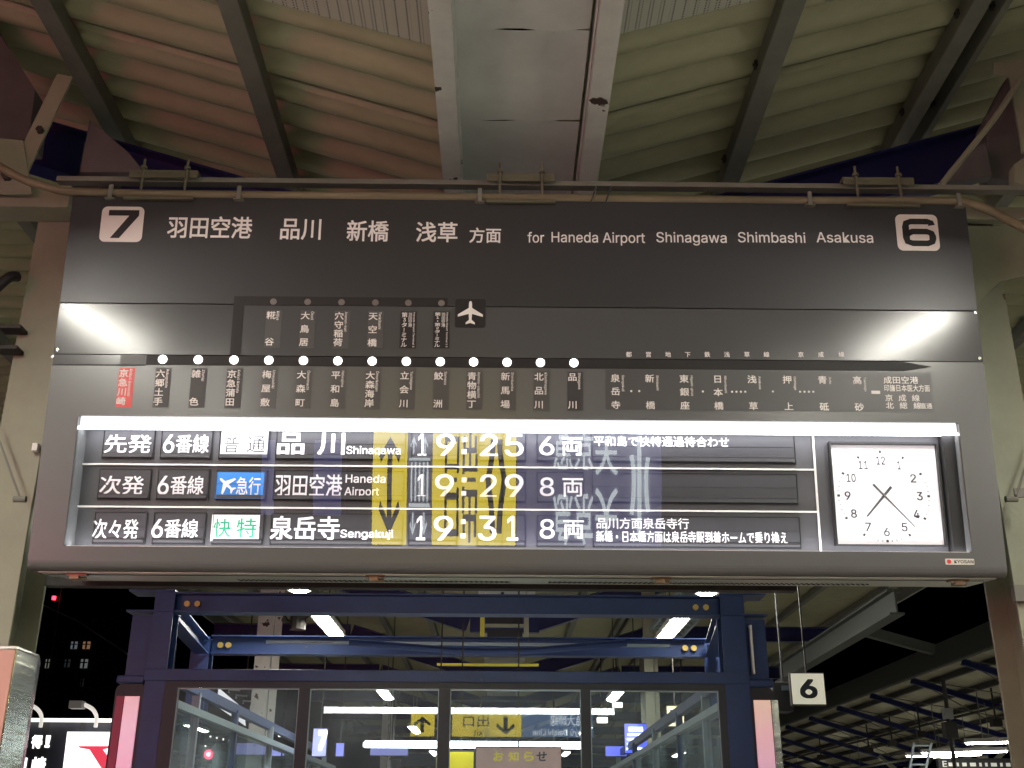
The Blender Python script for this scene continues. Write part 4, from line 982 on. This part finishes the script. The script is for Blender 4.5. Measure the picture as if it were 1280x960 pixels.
for Y in [8+3.0*i for i in range(18)]:
    npart(MB().ibeam((9.34, Y, nz_(9.34)-.24), (13.18, Y, nz_(13.18)-.24), .10, .13), 'rafter', BLUE3); npart(MB().ibeam((13.22, Y, nz_(13.22)-.30), (17.2, Y, nz_(17.2)-.30), .10, .13), 'rafter', BLUE3)
for i, Y in enumerate([9.5+3*k for k in range(10)]):
    q = MB(); q.tube([(9.5, Y-1.4, nz_(9.5)-.2), (13.1, Y+1.4, nz_(13.1)-.2)], .012, 5); q.tube([(9.5, Y+1.4, nz_(9.5)-.2), (13.1, Y-1.4, nz_(13.1)-.2)], .012, 5)
    npart(q, 'bracing_rod', GREYP)
    q = MB().tube([(10.2+.3*(i % 3), Y+.7, nz_(10.8)-.05), (10.2+.3*(i % 3), Y+.7, 3.9)], .02, 6).box(10.1+.3*(i % 3), 10.3+.3*(i % 3), Y+.6, Y+.8, 3.78, 3.92)
    npart(q, 'hanging_box', RUSTY)
npart(MB().tube([(10.5, 5, 4.15), (10.5, 20, 4.10), (10.5, 60, 4.12)], .03, 6), 'cable_run', RUSTY)
npart(MB().tube([(12.4, 5, 3.75), (12.4, 25, 3.70), (12.4, 60, 3.72)], .04, 6), 'cable_run', GREYP)
g = MB().box(9.4, 17.2, 4, 62, -1.3, 0); struct('neighbour_platform_floor', g, CONC)
for i, Y in enumerate((20, 26, 32, 38, 44)):
    t = thing('steel_column', 'cream column of the next platform, number %s from the near end' % ('first', 'second', 'third', 'fourth', 'fifth')[i], 'column', (13.2, Y, 0), 0, 'columns of the next platform')
    MB().box(-.12, .12, -.1, .1, 0, 3.6).build('shaft', CREAM, t, bevel=.01); MB().beam((0, 0, 3.2), (-.9, 0, 3.95), .08, .12).beam((0, 0, 3.2), (.9, 0, 3.95), .08, .12).build('brace', CREAM, t)
# lights of the next platform
for px, py, Y in ((1179, 943, 26), (1205, 939, 23), (1268, 926, 20)):
    p = atY(px, py, Y); t = luminaire(p[0], p[1], p[2], {1179: 'small lit tube at bottom right, first of the pair by the hanging pole', 1205: 'small lit tube at bottom right, second of the pair by the hanging pole', 1268: 'lit tube at the right edge above the dark screen'}[px], 'lit tubes of the next platform', True); t.rotation_euler = (0, 0, math.radians(62))
for Y, od in ((10, 'first'), (14, 'second'), (18, 'third'), (30, 'fourth'), (38, 'fifth'), (46, 'sixth')): luminaire(11.5, Y, 3.45, '%s tube from the near end of the next platform, under its roof edge' % od, 'lit tubes of the next platform', near=1)  # out-of-sight tubes added to light the canopy
hp = thing('hanging_pole', 'dark pole with cable box hanging from the next roof', 'pole', tuple(atY(1185, 895, 19)))
MB().tube([(0, 0, -1.2), (0, 0, .6)], .035, 8).build('pole', RUSTY, hp); MB().box(-.07, .07, -.06, .06, -.05, .12).build('box', mat('box_grey', (.3, .3, .28), .5), hp); MB().box(-.1, .1, -.08, .08, -.35, -.1).build('bracket', RUSTY, hp)
lb = thing('far_departure_screen', 'long dark departure screen at the bottom right corner', 'screen', tuple(atY(1235, 960, 24)))
MB().box(-1.0, 1.1, 0, .15, -.4, .19).build('case', DARKC, lb)
Lm = MB(); k = -.80
while k < .55:
    w_ = random.choice((.05, .09, .12)); Lm.box(k, k+w_, -.006, -.001, .03, .10); k += w_+.07
Lm.build('text_line', mat('dim_text', (.5, .5, .45), .5, emit=(.9, .95, .8), estr=.25), lb); L = Letters(-.006); L.fit('E', -.92, -.84, .02, .13, .02); L.build('lettering', LET, lb)
MB().box(.75, 1.05, -.008, -.001, -.05, .15).build('blue_panel', SBL, lb)
ld = thing('roof_ladder', 'small steel ladder hanging at the far end of the next roof', 'ladder', tuple(atY(1148, 948, 22)))
MB().beam((-.28, 0, -.5), (-.05, 0, .28), .04, .04).beam((.0, 0, -.5), (.28, 0, .28), .04, .04).build('rail', SGREY, ld)
for i in range(5): MB().beam((-.28+.055*i, 0, -.45+.17*i), (0+.06*i, 0, -.45+.17*i), .03, .03).build('rung', SGREY, ld)
bxo = atY(981, 857, 9.3)
cbx = thing('camera_box', 'dark square camera housing left of the hanging 6 sign', 'camera', tuple(bxo)); MB().box(-.1, .06, 0, .2, -.2, .03).build('body', DARKC, cbx, bevel=.01); MB().box(-.03, .05, -.01, -.001, -.04, .0).build('window', mat('camera_window', (.12, .14, .17), .2), cbx)
MB().box(-.006, .006, .05, .07, .03, 1.5).build('hanger', DARKC, cbx)
FASC = MATS['fascia_grey']
gb = thing('gantry_beam', 'large grey steel beam sloping below the platform roof at right', 'beam', (4, 9, 4.4))
a_ = atY(1120, 752, 10.5); b_ = atY(975, 842, 15.5)
part(MB().ibeam(tuple(a_), tuple(b_), .14, .24, .02), 'beam', FASC, gb)
a_ = atY(1014, 806, 14); b_ = atY(1082, 789, 14); c_ = atY(1166, 812, 14)
part(MB().beam(tuple(a_), tuple(b_), .12, .12).beam(tuple(b_), tuple(c_), .12, .12), 'arched_tie', FASC, gb)

# ================================================================== CITY AT LEFT
YH = 30.
def ph(px, py, Y=YH): p = atY(px, py, Y); return p
hd = thing('shop_hoarding', 'dark hoarding with white bold lettering at bottom left', 'billboard', (ph(60, 897)[0], YH, 0)); ho = hd.location
def hbx(x0, y0, x1, y1, m, nm, dy=0., t=.1, z0=None):
    p = ph(x0, y1); q = ph(x1, y0); MB().box(p[0]-ho.x, q[0]-ho.x, dy, dy+t, (p[2] if z0 is None else z0), q[2]).build(nm, m, hd)
hbx(-40, 902, 150, 1000, mat('hoarding_navy', (.028, .03, .04), .5, var=.15), 'board', 0, .3, 0)
hbx(-40, 899.5, 150, 901.8, glow('hoarding_edge', (1, .98, .9), 1.6), 'lit_edge', -.25, .25)
for px in (54, 100):
    hbx(px, 901.5, px+.5, 960, DARKC, 'seam', -.004, .003)
for t, b_ in (('い', (24, 920, 35, 934)), ('得', (39, 919.5, 54, 935)), ('！', (57, 920, 63, 934)), ('川', (16, 948, 34, 966)), ('崎', (39, 947, 58, 967))):
    L = Letters(-.02); p = ph(b_[0], b_[3]); q = ph(b_[2], b_[1]); L.fit(t, p[0]-ho.x, q[0]-ho.x, p[2], q[2], .05); L.build('lettering', glow('sign_letter_white', (1, .97, .93), 1.5), hd)
for px in (57, 125):
    p = ph(px, 905); mb = MB().tube(smooth_path([(p[0]-ho.x, -.3, p[2]-.1), (p[0]-ho.x+.02, -.4, p[2]+.15), (p[0]-ho.x-.05, -.6, p[2]+.32), (p[0]-ho.x-.25, -.75, p[2]+.42)]), .05, 8)
    lp = mb.build('flood_lamp', mat('lamp_arm', (.75, .72, .65), .4, emit=(1, .95, .85), estr=.5), hd)
    MB().box(p[0]-ho.x-.52, p[0]-ho.x-.2, -.95, -.65, p[2]+.30, p[2]+.48).build('lamp_head', mat('lamp_head', (.2, .19, .17), .5, emit=(1, .9, .8), estr=.05), lp)
yb2 = thing('white_billboard', 'bright white billboard with a big red letter Y behind the left post', 'billboard', (ph(115, 916)[0], 29.6, 0)); yo2 = yb2.location
p = atY(82, 1000, 29.6); q = atY(150, 915, 29.6)
MB().prism([(atY(77, 1000, 29.6)[0]-yo2.x, 0), (q[0]-yo2.x, 0), (q[0]-yo2.x, q[2]), (atY(84, 915, 29.6)[0]-yo2.x, q[2])], 0, .2).build('face', glow('billboard_white', (1, .96, .97), 1.3), yb2)
L = Letters(-.01); pts = [(98, 932.5), (136, 932.5), (137, 935), (129, 937), (140, 952), (150, 936), (144, 933), (170, 933), (160, 937), (141, 968), (139, 975), (124, 968), (128, 962), (112, 937), (100, 935)]
L.v = [(atY(x, y, 29.6)[0]-yo2.x, -.01, atY(x, y, 29.6)[2]) for x, y in pts]; L.f = [(0, 1, 2, 3, 13, 14), (3, 4, 11, 12, 13), (4, 9, 10, 11), (4, 5, 8, 9), (5, 6, 7, 8)]
L.build('red_letter', glow('billboard_red', (.85, .03, .08), .75), yb2)
# dark tower with a few dim windows
tw = thing('dark_tower', 'unlit apartment tower with a few dim windows against the night sky', 'building', (ph(80, 800, 70)[0], 70, 0)); to = tw.location
a_ = ph(28, 790, 70); b_ = ph(150, 790, 70)
MB().box(a_[0]-to.x, b_[0]-to.x, 0, 12, 0, a_[2]+1).build('wall', mat('tower_wall', (.012, .012, .013), .8), tw)
def win(x0, y0, x1, y1, col, s):
    p = ph(x0, y1, 69.9); q = ph(x1, y0, 69.9)
    w_ = MB().box(p[0]-to.x, q[0]-to.x, -.12, -.05, p[2], q[2]).build('window', glow('win%d%d' % (x0, y0), col, s), tw)
    mx2 = (p[0]+q[0])/2-to.x; MB().box(mx2-.05, mx2+.05, -.16, -.121, p[2], q[2]).box(p[0]-to.x, q[0]-to.x, -.155, -.1215, p[2]+(q[2]-p[2])*.55, p[2]+(q[2]-p[2])*.68).build('glazing_bar', DARKC, w_)
for q in ((88, 802, 97, 811, (.6, .7, .8), .10), (103, 802, 113, 811, (1, .55, .3), .13), (56, 824, 63, 835, (.9, .9, .8), .10), (100, 824, 110, 835, (.8, .9, .85), .09), (80, 824, 88, 834, (.3, .35, .4), .03), (100, 848, 105, 858, (.2, .3, .3), .02), (30, 800, 36, 810, (.5, .5, .5), .03)): win(*q)
tb = thing('wall_lamp', 'small white lamp cluster above the steel cladding at left', 'lamp', tuple(atY(20, 806, 9)))
MB().box(-.05, -.012, 0, .04, 0, .05).box(.012, .05, 0, .04, 0, .05).build('lamp_glass', glow('lamp_dim', (1, .95, .8), .6), tb); MB().box(-.055, .055, .041, .07, -.04, .06).box(-.01, .01, .045, .065, -1.2, -.041).build('bracket', RUSTY, tb)
rd = thing('red_light_mast', 'thin mast with a red warning light in the dark sky at left', 'mast', tuple(atY(73, 748, 60)))
MB().tube([(.1, 0, -9), (.1, 0, 2)], .04, 6).build('mast', mat('mast_dark', (.06, .06, .06), .6), rd)
MB().tube([(-.2, -.1, -.09), (-.2, -.1, .09)], .10, 10).build('red_lamp', glow('red_beacon', (1, .03, .06), 5), rd)
MB().beam((-.2, 0, -.12), (.1, 0, -.12), .03, .03).build('arm', MATS['mast_dark'], rd)
wire = MB().tube([tuple(atY(20, 740, 20)), tuple(atY(100, 778, 20)), tuple(atY(160, 818, 20))], .012, 5).build('overhead_wire', mat('mast_dark', (.06, .06, .06), .6)); tag(wire, 'thin overhead wire slanting across the dark sky at left', 'wire')
# white lit slope of a billboard seen through the first window
wb = thing('lit_billboard', 'white lit billboard with black lines seen through the first window', 'billboard', tuple(atY(290, 900, 26))); wo = wb.location
pp = [(273, 860, ), (304, 886), (306, 907), (271, 883)]
MB().prism([(atY(x, y, 26)[0]-wo.x, atY(x, y, 26)[2]-wo.z) for x, y in pp], 0, .1).build('face', glow('slope_white', (1, .93, .95), .9), wb)
for (x0, y0, x1, y1) in ((272, 873, 304, 898),):
    a_ = atY(x0, y0, 25.98); b_ = atY(x1, y1, 25.98); MB().beam((a_[0]-wo.x, -.01, a_[2]-wo.z), (b_[0]-wo.x, -.01, b_[2]-wo.z), .02, .03).build('line', DARKC, wb)
for k in range(4):
    px = 286+k*9; py = 862+k*7; a_ = atY(px, py+4, 25.5); b_ = atY(px, py, 25.5); c_ = atY(px+14, py+1, 25.5)
    MB().tube([(a_[0]-wo.x, a_[1]-wo.y, a_[2]-wo.z), (b_[0]-wo.x, b_[1]-wo.y, b_[2]-wo.z), (c_[0]-wo.x, c_[1]-wo.y, c_[2]-wo.z)], .02, 6).build('lamp_arm', TRIM, wb)
# small street lights beyond
for i, (px, py, Y, lab) in enumerate(((209, 892, 20, 'white lamp low behind the first window, upper of two'), (204, 931, 20, 'white lamp low behind the first window, lower of two'), (306, 857.5, 18, 'small bright lamp above the first window glass'), (353, 918, 24, 'small white lamp between first mullion and column'), (766, 931-50, 22, 'white lamp at the upper left of the fourth window'), (772, 881, 21, 'larger white lamp in the fourth window, above its neighbour'), (753, 900, 20, 'round white lamp left in the fourth window'), (857, 929, 16, 'small bluish lamp low in the fourth window'))):
    if px == 766: continue
    p = atY(px, py, Y); t = thing('far_lamp', lab, 'lamp', tuple(p)); MB().box(-.09, .09, 0, .05, -.045, .045).build('lamp_glass', glow('far_lamp_glow', (1, .97, .93), 5), t, bevel=.015); MB().box(-.1, .1, .051, .09, -.05, .055).build('lamp_body', RUSTY, t); MB().box(-.01, .01, .06, .08, .055, 1.2).build('hanger', RUSTY, t)
# pink screen on the track side, its glow tints the roof and board from the left
ps = thing('pink_advert_screen', 'large pink advertising screen beyond the left platform edge, out of frame', 'screen', (-8.2, -6.0, 0), math.radians(35))
MB().box(0, .05, -2.2, 2.2, .8, 2.9).build('screen_face', glow('pink_screen', (1, .16, .32), 6.5), ps)
MB().box(-.2, -.001, -2.3, 2.3, .0, 3.0).build('case', RUSTY, ps)
